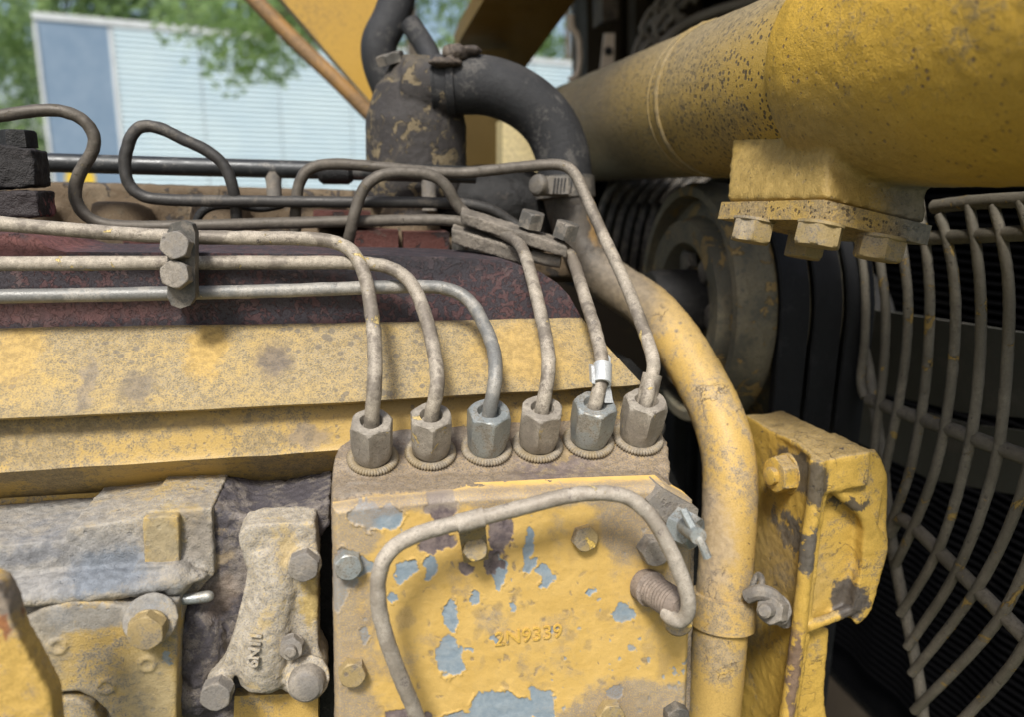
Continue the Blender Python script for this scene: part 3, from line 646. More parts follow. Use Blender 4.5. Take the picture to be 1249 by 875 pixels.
# chain, cables and small bracket in the dark corner
ch = thing('chain', 'hanging steel chain in the dark corner above the arm', 'chain', A(800, 60, 1.3))
def chain(path, n, L):
    P_ = spline(path, 24); 
    for i in range(n):
        f = i / (n - 1) * (len(P_) - 2); p = P_[int(f)]; t = (P_[int(f) + 1] - P_[int(f)]).normalized(); x, y, z = frame(t); 
        if i % 2: x, y = y, -x
        bm = nb(); pts = []
        for k in range(17):
            a = 2 * math.pi * k / 16; s = L * .28
            pts.append(p + z * (math.sin(a) * s + (L * .25 if math.sin(a) >= 0 else -L * .25)) + x * math.cos(a) * s)
        tube(bm, pts, L * .095, 8, 3, smooth=1); obj('link', bm, m_chain, ch, 60)
chain([A(828, -20, 1.3), A(812, 5, 1.3), A(795, 28, 1.3), A(784, 62, 1.3)], 7, .042)
chain([A(850, -20, 1.25), A(832, 5, 1.25), A(812, 30, 1.25), A(790, 70, 1.25)], 7, .042)
bm = nb(); tube(bm, [A(980, -10, 1.1), A(900, 5, 1.15), A(850, 22, 1.2), A(818, 42, 1.2), A(795, 75, 1.2)], .007, 10, 8); o = obj('cable', bm, m_chain); tag(o, 'dark thick cable running along the top of the arm', 'cable')
bm = nb(); tube(bm, [A(697, 18, 1.3), A(698, 35, 1.3), A(705, 42, 1.3), A(706, 85, 1.3), A(700, 95, 1.3), A(694, 97, 1.3)], .0045, 8, 6); o = obj('wire_loop', bm, m_white); tag(o, 'pale bent wire loop beside the dark bay panel', 'wire')
hb = thing('hole_bracket', 'pale bracket strip with a round hole in the dark corner', 'bracket', A(742, 78, 1.3))
bm = nb(); pprism(bm, [(738, 40), (750, 40), (749, 80), (733, 84)], 1.30, 1.31); bevel(bm, .001); obj('strip', bm, m_white, hb)
bm = nb(); c = A(742, 62, 1.298); cyl(bm, c, c + Vector((0, -.002, 0)), .006, None, 16); obj('hole', bm, m_black, hb)

# ---------------------------------------------------------------- engine: cylinder head, rail pipe, left block
head = thing('cylinder_head', 'oily brown cylinder head casting behind the fuel lines', 'cylinder head', A(300, 330, .45))
bm = nb(); pprism(bm, [(-320, 230), (60, 221), (380, 230), (560, 238), (720, 250), (720, 345), (-320, 345)], .43, .62)
for x in (30, 150, 270, 390, 500): 
    cyl(bm, A(x, 250, .415), A(x, 330, .40), RAD(34, A(x, 250, .41)), RAD(44, A(x, 250, .41)), 28)
pprism(bm, [(-320, 292), (300, 286), (560, 292), (720, 300), (720, 340), (-320, 340)], .36, .5)
cast('casting', bm, m_head, head, .0028, 8, .002, .02)
for px in ([(382, 256), (452, 258), (452, 276), (382, 274)], [(432, 281), (486, 281), (486, 330), (432, 330)], [(492, 283), (548, 283), (548, 330), (492, 330)], [(150, 288), (205, 288), (205, 330), (150, 330)]):
    bm = nb(); pprism(bm, px, .335, .42); bevel(bm, .003); obj('red_pad', bm, m_red, head)
bm = nb()
ball(bm, A(600, 248, .45), .04, (1.5, 1, .75)); ball(bm, A(650, 262, .45), .035, (1.2, 1, .8)); ball(bm, A(570, 240, .47), .03, (1.2, 1, .8)); cyl(bm, A(552, 250, .45), A(690, 268, .45), .022, .026)
cast('water_manifold', bm, m_black, head, .002, 6, .003, .02)
for x, y in ((560, 302), (578, 300)):
    bm = nb(); cyl(bm, A(x, y - 12, .3), A(x, y + 20, .3), RAD(9, A(x, y, .3)), None, 16); obj('stud', bm, m_boltdk, head)

rail = thing('rail_pipe', 'thick black return pipe running level behind the looping fuel lines', 'pipe', A(300, 215, .36))
bm = nb(); tube(bm, [A(-320, 187, .36), A(60, 198, .36), A(200, 202, .36), A(380, 207, .36), A(580, 213, .36)], RAD(11, A(300, 205, .36)), 20, 8); obj('tube', bm, m_tubeblk, rail)
for x, y in ((333, 206), (523, 214)):
    bm = nb(); lathe(bm, [(RAD(11, A(x, y, .36)), 0), (RAD(9, A(x, y, .36)), .008), (RAD(9, A(x, y, .36)), .022)], mat_at(A(x, y + 3, .36), Vector((0, 0, -1))), 20); obj('boss', bm, m_boltg, rail)
bm = nb(); x, y = 404, 209; M_ = mat_at(A(x - 16, y, .36), Vector((1, 0, 0)).lerp(Vector((0, 0, -.02)), .3)); rr = RAD(15, A(x, y, .36)); lathe(bm, [(rr * .7, 0), (rr, .003), (rr, .02), (rr * .7, .023)], M_, 20); obj('union', bm, m_black, rail)

blk = thing('clamp_block', 'stacked black and red worn blocks with a bolt at the left edge', 'block', A(20, 265, .21))
bm = nb(); pprism(bm, [(-50, 176), (0, 175), (40, 182), (43, 227), (0, 230), (-50, 231)], .21, .245); cast('upper_block', bm, m_blockm, blk, .0012, 3, .0022, .006)
bm = nb(); pprism(bm, [(-50, 234), (44, 232), (48, 264), (-50, 268)], .20, .24); cast('lower_block', bm, m_blockr, blk, .0012, 3, .0022, .006)
bolt(blk, A(24, 180, .23), Vector((0, 0, 1)), RAD(17, A(27, 180, .25)), .009, m_black, .2)

# ---------------------------------------------------------------- thermostat housing, hose and water pipe
th_ = thing('thermostat_housing', 'black flaking thermostat tower with a side neck behind the fuel lines', 'thermostat housing', A(505, 235, .42))
bm = nb(); Mx = lambda px, py: A(px, py, .44)
p = Mx(508, 240); ax = (Mx(508, 140) - p)
rr0 = RAD(60, p)
for (ya, yb, ra, rb, xa, xb) in ((250, 150, 60, 60, 508, 508), (152, 108, 60, 50, 508, 511), (110, 80, 50, 33, 511, 511), (81, 70, 33, 26, 511, 511)):
    cyl(bm, Mx(xa, ya), Mx(xb, yb), RAD(ra, p), RAD(rb, p), 40)
cyl(bm, A(500, 108, .42), A(552, 104, .40), RAD(34, p), RAD(34, p), 36)
cast('casting', bm, m_thermo, th_, .0016, 8, .0016, .01)
bolt(th_, A(478, 77, .43), Vector((-.3, -.2, 1)), .009, .007, m_boltdk, .2)
HP = [A(528, 104, .405), A(560, 103, .40), A(597, 105, .395), A(634, 119, .39), A(666, 146, .385), (A(684, 182, .38)), A(690, 222, .375)]
hose = thing('coolant_hose', 'thick black rubber coolant hose arching over to the yellow pipe', 'hose', HP[-1])
HR = RAD(35.5, A(620, 115, .39))
bm = nb(); tube(bm, HP, HR, 40, 22, rf=lambda s: (1.0 + .0016 * math.sin(s * 190)) * (1.03 if s < .02 else 1) * (1 - .06 * s)); obj('hose_body', bm, m_rubber, hose, 60)
def band(parent, c, ax, r, wd, th, mat, name='clamp_band'):
    bm = nb(); lathe(bm, [(r, 0), (r + th, .0006), (r + th, wd - .0006), (r, wd)], mat_at(c, ax), 48, closed=False); return obj(name, bm, mat, parent, 30)
m_clampdk = worn('clamp_steel', (.13, .12, .105), (.17, .15, .12), .5, 60, .3, 200, (.05, .045, .04), rough=.6, metal=.2)
axh = (A(690, 250, .375) - A(688, 205, .378)).normalized()
bd = band(hose, A(688.5, 215, .378), axh, HR * .955, .016, .002, m_boltdk)
# screw housing of the clamp
cs = A(672, 227, .33); bm = nb(); boxo(bm, cs, RIGHT * .012, UP * .006, FWD * .004); bevel(bm, .001); obj('screw_housing', bm, m_clampdk, bd)
bolt(hose, A(659, 226, .325), -RIGHT * .7 - FWD * .7, .0075, .006, m_clampdk, .3, kind='dome', name='screw')
for k in range(6):
    bm = nb(); q = A(676 + k * 4.2, 226, .323); boxo(bm, q, RIGHT * .0006, UP * .005 + RIGHT * .0006, FWD * .0012); obj('band_slot', bm, m_black, bd)
# upper clamp
axu = (HP[1] - HP[0]).normalized(); bd2 = band(hose, A(545, 104, .402), axu, HR * 1.02, .006, .0010, m_rubber)
bm = nb(); ball(bm, A(556, 64, .38), .0075, (1.3, 1, .8)); ball(bm, A(543, 76, .37), .008, (1.5, .8, .4)); ball(bm, A(574, 61, .38), .006, (1.3, 1, .6)); cast('clamp_lug', bm, m_rust, hose, .0010, 2, .0025, .005)

WPp = [(690, 226, .375), (697, 258, .37), (709, 296, .36), (728, 328, .345), (752, 348, .325), (787, 371, .29), (819, 406, .25), (851, 458, .205), (876, 510, .17), (889, 560, .145), (890, 620, .13), (885, 690, .12), (877, 790, .11), (867, 910, .11)]
wp = thing('water_pipe', 'bent yellow water pipe curving down past the pump to the bottom', 'pipe', A(867, 875, .11))
PRr = RAD(33.5, A(889, 600, .135))
bm = nb(); tube(bm, [A(*q) for q in WPp], PRr, 40, 14, rf=lambda s: 1.12 - .14 * min(1, s * 5) + .0, lump=.0004)
m_wp = worn('water_pipe_paint', (.50, .335, .105), (.33, .27, .19), .5, 26, .42, 150, (.10, .085, .07), rough=.5, bumpd=.00035, up=.45, chips=(.16, .12, .085), csc=70, camt=.18,
    crack=.8, patches=[(A(705, 285, .36), (.035, .08, .05), (.055, .052, .05), .95, .4), (A(748, 350, .33), (.022, .08, .03), (.20, .165, .12), .9, .2), (A(872, 665, .10), (.012, .05, .03), (.42, .34, .25), .7, .1), (A(722, 262, .35), (.004, .05, .02), (.26, .16, .06), .8, .5)])
obj('tube', bm, m_wp, wp, 60)
axp = (A(880, 765, .112) - A(883, 715, .118)).normalized()
b3 = band(wp, A(883.5, 723, .116), axp, PRr * .99, RAD(42, A(880, 740, .115)), .0026, m_yellowpipe, 'clamp_strap')
# ears of the clamp with bolt
bm = nb(); ex = A(918, 735, .08); tube(bm, [A(912, 728, .085), A(930, 722, .075), A(950, 735, .075), A(957, 760, .08)], .0045, 10, 6); obj('strap_ear', bm, m_boltg, b3)
bm = nb(); tube(bm, [A(915, 722, .095), A(925, 700, .10), A(930, 712, .09), A(922, 725, .085)], .002, 8, 6); obj('lock_wire', bm, m_boltdk, b3)
bolt(wp, A(947, 744, .075), (A(920, 748, .045) - A(947, 744, .075)), RAD(16, A(940, 745, .06)), .010, m_boltg, .2, 1.2, stud=.009)

tc = thing('timing_case', 'dark oily timing case deep in the gap left of the bent pipe', 'casing', A(750, 875, .35))
bm = nb(); pprism(bm, [(600, 440), (770, 440), (800, 470), (812, 560), (850, 640), (858, 920), (600, 920)], .31, .62); bevel(bm, .004); obj('casing', bm, m_black, tc)
for x, y in ((795, 520), (822, 610)): bolt(tc, A(x, y, .31), Vector((0, -1, 0)), .008, .006, m_boltdk, .2)

# ---------------------------------------------------------------- cast bracket at right
br = thing('cast_bracket', 'chipped yellow cast bracket beside the bent pipe', 'bracket', A(960, 875, .1))
cn = A(1000, 563, .06); X0 = cn.x
bm = nb()
prism(bm, [AX(908, 506, X0), AX(1000, 563, X0), AX(986, 660, X0), AX(974, 780, X0), AX(955, 900, X0), AX(880, 900, X0), AX(895, 700, X0)], Vector((.008, 0, 0)))
yf = .062
pprism(bm, [(1000, 566), (1030, 562), (1058, 556), (1070, 590), (1066, 640), (1060, 700), (1048, 752), (985, 768), (984, 660)], yf + .018, yf + .075)
pprism(bm, [(985, 760), (1012, 768), (1006, 850), (1012, 905), (955, 905)], yf + .02, yf + .07)
# top slab
tp = [AX(908, 508, X0), AX(1000, 563, X0)]; dx = A(1064, 552, .06) - cn
prism(bm, [tp[0], tp[1], tp[1] + dx, tp[0] + dx * .85], Vector((0, 0, -.02)))
# outer rim following the right edge
tube(bm, [A(1060, 552, yf + .01), A(1075, 580, yf + .01), A(1072, 640, yf + .015), A(1076, 668, yf + .01), A(1066, 700, yf + .01), A(1054, 745, yf + .01), A(1040, 757, yf + .012)], RAD(8, cn), 12, 6)
pprism(bm, [(1050, 555), (1062, 549), (1079, 578), (1072, 640), (1079, 668), (1066, 706), (1052, 748), (1040, 745), (1052, 690), (1055, 620)], yf + .005, yf + .06)
pprism(bm, [(1000, 568), (1030, 562), (1060, 555), (1076, 582), (1072, 632), (1054, 630), (1026, 604), (1003, 586)], yf + .005, yf + .05)
# ridge along near edge, diagonal rib and lower rib
tube(bm, [A(998, 560, yf), A(994, 610, yf), A(986, 660, yf), A(980, 720, yf), A(972, 790, yf), A(954, 910, yf)], RAD(10, cn), 12, 6)
tube(bm, [A(1000, 585, yf + .004), A(1028, 606, yf + .006), A(1056, 634, yf + .008), A(1057, 665, yf + .01)], RAD(7, cn), 12, 6)
tube(bm, [A(984, 766, yf + .006), A(1020, 752, yf + .01), A(1050, 738, yf + .012)], RAD(7, cn), 12, 6)
tube(bm, [AX(914, 512, X0 + .004), AX(950, 532, X0 + .002), AX(978, 545, X0), AX(998, 563, X0)], RAD(5, cn), 10, 6)
m_br = worn('bracket_paint', (.50, .325, .07), (.31, .24, .14), .3, 26, .16, 150, (.1, .08, .06), chips=(.06, .055, .06), csc=60, camt=.16, rough=.42, bumpd=.0005, up=.85,
    crack=.7, patches=[(A(1030, 727, yf + .02), (.010, .05, .012), (.07, .065, .065), .95, .8), (A(984, 670, yf), (.0045, .05, .014), (.10, .095, .09), .95, .8), (A(992, 590, yf), (.007, .05, .012), (.08, .075, .07), .9, .8),
             (A(1036, 614, yf + .01), (.009, .05, .004), (.07, .065, .06), .9, .8), (A(965, 820, yf), (.0035, .05, .03), (.16, .11, .09), .9, .7), (AX(945, 690, X0), (.03, .03, .03), (.34, .27, .17), .4, .1), (A(1090, 560, .1), (.012, .05, .012), (.07, .07, .065), .9, .6)])
cast('casting', bm, m_br, br, .0013, 3, .0010, .007)
bolt(br, AX(962, 578, X0), Vector((-1, -.15, 0)), RAD(20, AX(960, 577, X0)), .009, m_bracket, .1, 1.25, stud=.004)

# ---------------------------------------------------------------- valve cover and maroon cover
vc = thing('valve_cover', 'dusty yellow stepped side cover along the engine', 'cover', A(300, 620, .12))
def rw(*q): return [A(*p_) for p_ in q]
rows = [rw((-320, 404, .25), (709, 389, .25)), rw((-320, 403, .152), (300, 396, .152), (709, 388, .152)), rw((-320, 406, .149), (300, 399, .149), (711, 390.5, .149)),
        rw((-320, 523, .088), (430, 488, .088), (781, 467, .088)), rw((-320, 526, .085), (430, 491, .085), (783, 469.5, .085)), rw((-320, 528, .087), (430, 493, .087), (784, 471, .087)),
        rw((-320, 520, .105), (430, 486, .105), (780, 465, .105)), rw((-320, 592, .093), (430, 545, .093), (786, 520, .093)), rw((-320, 598, .0915), (430, 549, .0915), (786, 524, .0915)), rw((-320, 601, .094), (430, 552, .094), (786, 527, .094)),
        rw((-320, 651, .170), (430, 604, .170), (786, 580, .170)), rw((-320, 653, .176), (430, 606, .176), (786, 582, .176)), rw((-320, 653, .25), (430, 606, .25), (786, 582, .25))]
m_rail = worn('cover_rail_paint', (.40, .27, .08), (.25, .20, .12), .56, 20, .6, 170, (.13, .10, .06), rough=.5, bumpd=.0003, grain=.2, up=.35, patches=[P(375, 530, .1, 24, 14, (.22, .18, .14), .7, .3), P(120, 525, .1, 200, 7, (.20, .15, .07), .5, .1), P(100, 618, .15, 420, 30, (.15, .105, .045), .85, .5), P(330, 603, .15, 120, 26, (.12, .085, .045), .8, .4)])  # last two patches: oily grime that also paints in the underside's shade
bm = nb(); rows_mesh(bm, rows[:6] + [rw((-320, 530, .25), (430, 495, .25), (785, 473, .25))], 200, 14, .0007, 45); obj('upper_plate', bm, m_cover, vc, 50)
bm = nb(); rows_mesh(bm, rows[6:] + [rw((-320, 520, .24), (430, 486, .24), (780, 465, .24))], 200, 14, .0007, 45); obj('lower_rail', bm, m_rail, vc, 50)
mc = thing('maroon_cover', 'flaking maroon and black cover above the yellow side cover', 'cover', A(350, 395, .16))
bm = nb(); pprism(bm, [(-320, 292), (0, 285), (28, 284), (46, 291), (60, 302), (78, 307), (160, 307.5), (250, 308), (400, 310), (537, 313), (590, 316), (623, 320), (660, 332), (680, 345), (694, 360), (712, 392), (400, 400), (-320, 413)], .160, .27); bevel(bm, .0025, 3)
obj('plate', bm, m_maroon, mc, 40)
bm = nb(); pprism(bm, [(-320, 627), (150, 600), (150, 668), (-320, 695)], .135, .2); bevel(bm, .002); o = obj('block_face', bm, m_yellow); tag(o, 'plain yellow engine block strip below the side cover at left', 'engine block')

# ---------------------------------------------------------------- injection pump
NT = R(24); NAX = Vector((0, -math.sin(NT), math.cos(NT)))
pump = thing('injection_pump', 'dusty yellow fuel injection pump with six outlets', 'fuel pump', A(620, 875, .05))
NB = [(455, 564), (525, 557), (593, 552), (655, 548), (717, 543), (777, 539)]
d0 = A(593, 552, .066)
NBW = [AP(x, y, d0, NAX) for x, y in NB]
bm = nb()
deck = [(404, 600), (406, 568), (411, 548), (430, 531), (466, 527), (500, 522), (545, 520), (580, 517), (640, 513), (700, 511), (760, 511), (800, 521), (815, 538), (818, 570), (816, 596), (760, 600), (620, 606), (470, 616), (404, 622)]
prism(bm, [AP(x, y, d0, NAX) for x, y in deck], NAX * -.035)
for p_ in NBW: cyl(bm, p_ - NAX * .02, p_ + NAX * .0015, .0135, .0125, 28)
pprism(bm, [(404, 606), (560, 598), (700, 592), (812, 588), (850, 620), (842, 900), (408, 900)], .012, .14)
cast('housing', bm, m_pumptop, pump, .0014, 5, .0011, .006)
m_ring = worn('ring_brass', (.25, .20, .125), (.29, .255, .205), .65, 60, .5, 200, (.1, .08, .07), rough=.6, bumpd=.0002)
# knurled rings under the nuts
for i, p_ in enumerate(NBW):
    bm = nb(); rg = RAD(26, p_); rt = RAD(5.6, p_); n_ = 156; M_ = mat_at(p_ + NAX * .0028, NAX)
    rings = []
    for j in range(n_):
        t = 2 * math.pi * j / n_; kn = (1 if j % 3 else .68); ring = []
        for q in range(10):
            s = 2 * math.pi * q / 10; ro = rt * (kn if math.cos(s) > -.2 else 1)
            ring.append(bm.verts.new(M_ @ Vector(((rg + ro * math.cos(s)) * math.cos(t), (rg + ro * math.cos(s)) * math.sin(t), ro * .75 * math.sin(s)))))
        rings.append(ring)
    for j in range(n_):
        a, b = rings[j], rings[(j + 1) % n_]
        for q in range(10): bm.faces.new((a[q], a[(q + 1) % 10], b[(q + 1) % 10], b[q]))
    obj('knurled_ring', bm, m_ring, pump, 60)

# front plate with flaked paint (relief grid)
def vnoise(x, y, seed):
    r = np.random.default_rng(seed); T = r.random((256, 256)); xi = np.floor(x).astype(int); yi = np.floor(y).astype(int); fx = x - xi; fy = y - yi
    fx = fx * fx * (3 - 2 * fx); fy = fy * fy * (3 - 2 * fy); g = lambda a, b: T[a % 256, b % 256]
    return (g(xi, yi) * (1 - fx) + g(xi + 1, yi) * fx) * (1 - fy) + (g(xi, yi + 1) * (1 - fx) + g(xi + 1, yi + 1) * fx) * fy
def fbm(x, y, sc, seed, oc=5, ro=.55):
    v = 0; a = 1; tot = 0
    for o in range(oc): v = v + a * vnoise(x / sc * 2 ** o, y / sc * 2 ** o, seed + o); tot += a; a *= ro
    return v / tot
def sst(v, a, b): t = np.clip((v - a) / (b - a), 0, 1); return t * t * (3 - 2 * t)
nx, ny = 380, 240
uu, vv = np.meshgrid(np.linspace(0, 1, nx), np.linspace(0, 1, ny))
topy = np.interp(uu, [0, .1, .35, .7, .92, 1], [622, 615, 606, 598, 594, 614]); lx = 405 + 4 * vv; rx_ = 848 - 9 * vv
PX = lx + (rx_ - lx) * uu; PY = topy + (900 - topy) * vv
wx = PX + 26 * (fbm(PX, PY, 30, 11) - .5) + 9 * (fbm(PX, PY, 8, 21) - .5); wy = PY + 26 * (fbm(PX, PY, 30, 31) - .5) + 9 * (fbm(PX, PY, 8, 41) - .5)
def blob(lst):
    m = np.full(PX.shape, 9.0)
    for cx, cy, rx, ry in lst: m = np.minimum(m, np.sqrt(((wx - cx) / rx) ** 2 + ((wy - cy) / ry) ** 2) * 1.0)
    return m
blue = blob([(462, 632, 34, 15), (438, 626, 18, 10), (418, 700, 18, 28), (440, 692, 16, 13), (413, 735, 10, 14), (492, 698, 11, 14), (521, 694, 9, 16), (606, 702, 7, 24), (641, 668, 7, 22), (645, 692, 9, 8), (664, 703, 10, 7), (577, 732, 6, 10),
             (549, 755, 9, 16), (544, 798, 14, 25), (553, 815, 9, 8), (612, 866, 40, 20), (660, 862, 15, 22), (590, 885, 50, 15), (627, 741, 4, 6), (760, 750, 10, 13), (447, 778, 7, 9), (480, 731, 8, 7), (674, 772, 4, 5), (725, 721, 4, 4), (609, 787, 5, 3), (566, 795, 6, 3), (750, 842, 12, 8)])
brown = blob([(541, 618, 20, 22), (535, 660, 26, 12), (520, 668, 12, 9), (607, 655, 13, 26), (600, 690, 9, 16), (570, 692, 11, 10), (613, 640, 10, 16), (500, 880, 30, 12)])
chip = sst(blue, 1.06, .98); dark = sst(brown, 1.08, .95)
small = sst(fbm(PX, PY, 12, 51), .73, .75); chip = np.maximum(chip, small * .8 * (fbm(PX, PY, 70, 61) > .52))
curl = sst(np.abs(blue - 1.12), .10, .0) * sst(fbm(PX, PY, 14, 71), .45, .6)
dust = np.clip(sst(blob([(800, 625, 75, 55), (850, 700, 40, 60)]), 1.35, .55) * .95 + sst(blob([(425, 780, 40, 120), (420, 650, 40, 30)]), 1.4, .5) * .75 + sst(blob([(790, 870, 80, 35), (735, 878, 60, 22)]), 1.4, .6) * .9 + sst(PY - topy, 26, 4) * .9 + (fbm(PX, PY, 40, 81) - .38) * 1.5, 0, 1)
spot = np.zeros(PX.shape); r_ = np.random.default_rng(5)
for k in range(150):
    cx = np.clip(r_.normal(620, 95), 420, 838); cy = np.clip(r_.normal(765, 55), 640, 880); rr = r_.choice([2, 3, 4, 6, 8, 10], p=[.3, .25, .2, .12, .08, .05]); ax = r_.uniform(.7, 1.4)
    d = np.sqrt(((wx - cx) / rr) ** 2 + ((wy - cy) / (rr * ax)) ** 2); spot = np.maximum(spot, sst(d, 1.2, .6) * r_.uniform(.25, .9) * (1 if rr < 5 else .6))
hgt = -.00030 * chip - .0004 * dark + .0005 * curl * (1 - chip) + .0009 * (fbm(PX, PY, 90, 91) - .5) + .00035 * (fbm(PX, PY, 9, 95) - .5) - .0002 * spot
edge = np.minimum(np.minimum(uu, 1 - uu) * 440, vv * 290); rnd = np.clip(1 - edge / 8, 0, 1) ** 2 * .0035
V = []
for j in range(ny):
    for i in range(nx):
        p_ = A(PX[j, i], PY[j, i], 0); V.append((p_.x, p_.y - hgt[j, i] + rnd[j, i], p_.z))
nv = len(V); idx = np.arange(nv).reshape(ny, nx)
Fc = [(int(idx[j, i]), int(idx[j, i + 1]), int(idx[j + 1, i + 1]), int(idx[j + 1, i])) for j in range(ny - 1) for i in range(nx - 1)]
bl = [int(k) for k in list(idx[0, :]) + list(idx[1:, -1]) + list(idx[-1, -2::-1]) + list(idx[-2:0:-1, 0])]
for k in bl: q = V[k]; V.append((q[0], q[1] + .012, q[2]))
for k in range(len(bl)): a, b = k, (k + 1) % len(bl); Fc.append((bl[a], nv + a, nv + b, bl[b]))
Fc.append(tuple(nv + k for k in range(len(bl))))
L = WM[pump.name].translation
me = bpy.data.meshes.new('front_plate'); me.from_pydata([(a - L.x, b - L.y, c - L.z) for a, b, c in V], [], Fc)
for nm, arr in (('chip', chip), ('dark', dark), ('dust', dust), ('spot', spot)):
    at = me.attributes.new(nm, 'FLOAT', 'POINT'); at.data.foreach_set('value', np.concatenate([arr.ravel(), np.zeros(len(bl))]).astype(np.float32))
for p_ in me.polygons: p_.use_smooth = True
n = N('pump_plate_paint'); fine = n.noise(1300, 3, .7); mid = n.noise(230, 6, .65); big = n.noise(45, 6, .6)
col = n.mix(n.ss(big, .35, .65), (.58, .39, .125), (.52, .34, .095)); col = n.mix(n.ss(mid, .5, .7, 0, .3), col, (.42, .30, .12)); col = n.mix(n.ss(fine, .5, .75, 0, .25), col, (.3, .2, .08))
col = n.mix(n.attr('spot'), col, n.mix(n.ss(fine, .4, .6), (.20, .15, .09), (.33, .25, .14)))
col = n.mix(n.attr('chip'), col, n.mix(n.ss(mid, .35, .65), (.20, .255, .30), (.26, .31, .345)))
col = n.mix(n.attr('dark'), col, n.mix(n.ss(mid, .35, .65), (.10, .08, .085), (.20, .16, .15)))
df = n.ma('MULTIPLY', n.ss(n.ma('ADD', n.attr('dust'), n.ma('MULTIPLY', n.ma('SUBTRACT', mid, .5), .9)), .18, .85, 0, .92), n.ss(fine, .36, .56, .5, 1))
col = n.mix(df, col, n.mix(n.ss(big, .4, .6), (.285, .24, .185), (.22, .185, .15)))
n.bump(n.ma('ADD', n.ma('MULTIPLY', fine, .4), mid), .0003); me.materials.append(n.fin(col, n.ss(big, .3, .7, .45, .68), 0, .4))
fp = link(bpy.data.objects.new('front_plate', me), Matrix.Translation(L), pump)
m_letter = worn('lettering_paint', (.58, .37, .08), DUST, .3, 60, 0, rough=.5)
text_on(fp, '2N9339', A(645, 776, -.0006), Vector((1, 0, .03)), Vector((0, 0, 1)), RAD(26, A(640, 780, 0)), .0002, m_letter)

# bolts and fittings of the pump
for px, py, a, h, mt, wa in [(425, 685, 15.5, .007, m_nutz, None), (430, 815, 15, .007, m_bolt, None), (712, 653, 14.5, .0055, m_bolt, None), (742, 866, 15.5, .007, m_bolt, None), (822, 868, 14, .007, m_boltdk, None), (793, 665, 16, .010, m_boltg, None)]:
    p_ = A(px, py + 2, 0); bolt(pump, p_ - Vector((0, -.001, 0)), Vector((0, -1, .05)), RAD(a, p_), h, mt, random.random(), wa)
# stub fitting with threads
pf0, pf1 = A(786, 714, .0), A(832, 744, -.045); bm = nb(); d_ = pf1 - pf0; rr = RAD(19, pf0); prof = [(rr * 1.1, 0), (rr * 1.15, .006)]
for k in range(9): z_ = .007 + k * .0022; prof += [(rr * .93, z_), (rr * 1.0, z_ + .0011)]
prof += [(rr * .8, .028), (rr * .72, d_.length)]
lathe(bm, prof, mat_at(pf0, d_), 28); obj('stub_fitting', bm, worn('fitting_brown', (.20, .16, .13), (.27, .22, .18), .6, 60, 0, rough=.75, bumpd=.0006), pump, 25)
bm = nb(); lathe(bm, [(.003, 0), (.0065, .0), (.0072, .002), (.0065, .0045), (.003, .0045)], mat_at(A(826, 757, -.02), Vector((-.3, -1, .5))), 24, closed=False); obj('sealing_ring', bm, m_bolt, pump)
# bleed valve: flange, hex, spindle, pin
bv = obj('bleed_flange', bevel(pprism(nb(), [(790, 612), (808, 597), (852, 622), (846, 660), (822, 650)], -.006, .02), .0015), m_boltg, pump)
hx = bolt(pump, A(822, 640, -.008), Vector((.55, -.75, -.1)), RAD(19, A(822, 640, 0)), .012, m_nutz, .3, name='bleed_nut')
bm = nb(); q0 = A(836, 642, -.03); cyl(bm, q0, A(852, 655, -.055), .0042, .0036, 18); obj('spindle', bm, m_nutz, hx)
bm = nb(); tube(bm, [A(833, 622, -.04), A(845, 645, -.048), A(855, 662, -.055), A(863, 681, -.058)], .0019, 10, 6); obj('pin', bm, m_nutz, hx)

# ---------------------------------------------------------------- fuel lines
TR = .0055 * S
def nut(parent, i, mat):
    p_ = NBW[i]; z = NAX; a = RAD(23.2, p_); h = RAD(58, p_)
    bm = nb(); M_ = mat_at(p_ + z * .003, z, None, [.35, .5, .62, .25, .55, .45][i])
    hr = hexr(a); lim = lambda m: (lambda t: min(hr(t), m))
    prof = [(a * .72, -.004), (a * .74, 0), (a * .90, .0008), (lim(a * .95), h * .05), (lim(a * 1.0), h * .14), (lim(a * 1.08), h * .28), (lim(a * 2), h * .42), (lim(a * 2), h * .90), (lim(a * 1.10), h * .94), (lim(a * 1.04), h * .975), (lim(a * .97), h), (a * .60, h), (a * .56, h - .001), (a * .50, h - .004)]
    lathe(bm, prof, M_, 72)
    for v in bm.verts: v.co += Vector((mnoise.noise(v.co * 220), mnoise.noise(v.co * 220 + Vector((4, 4, 4))), mnoise.noise(v.co * 220 + Vector((8, 1, 4))))) * .0004
    obj('union_nut', bm, mat, parent, 22); return p_ + z * (h - .001)
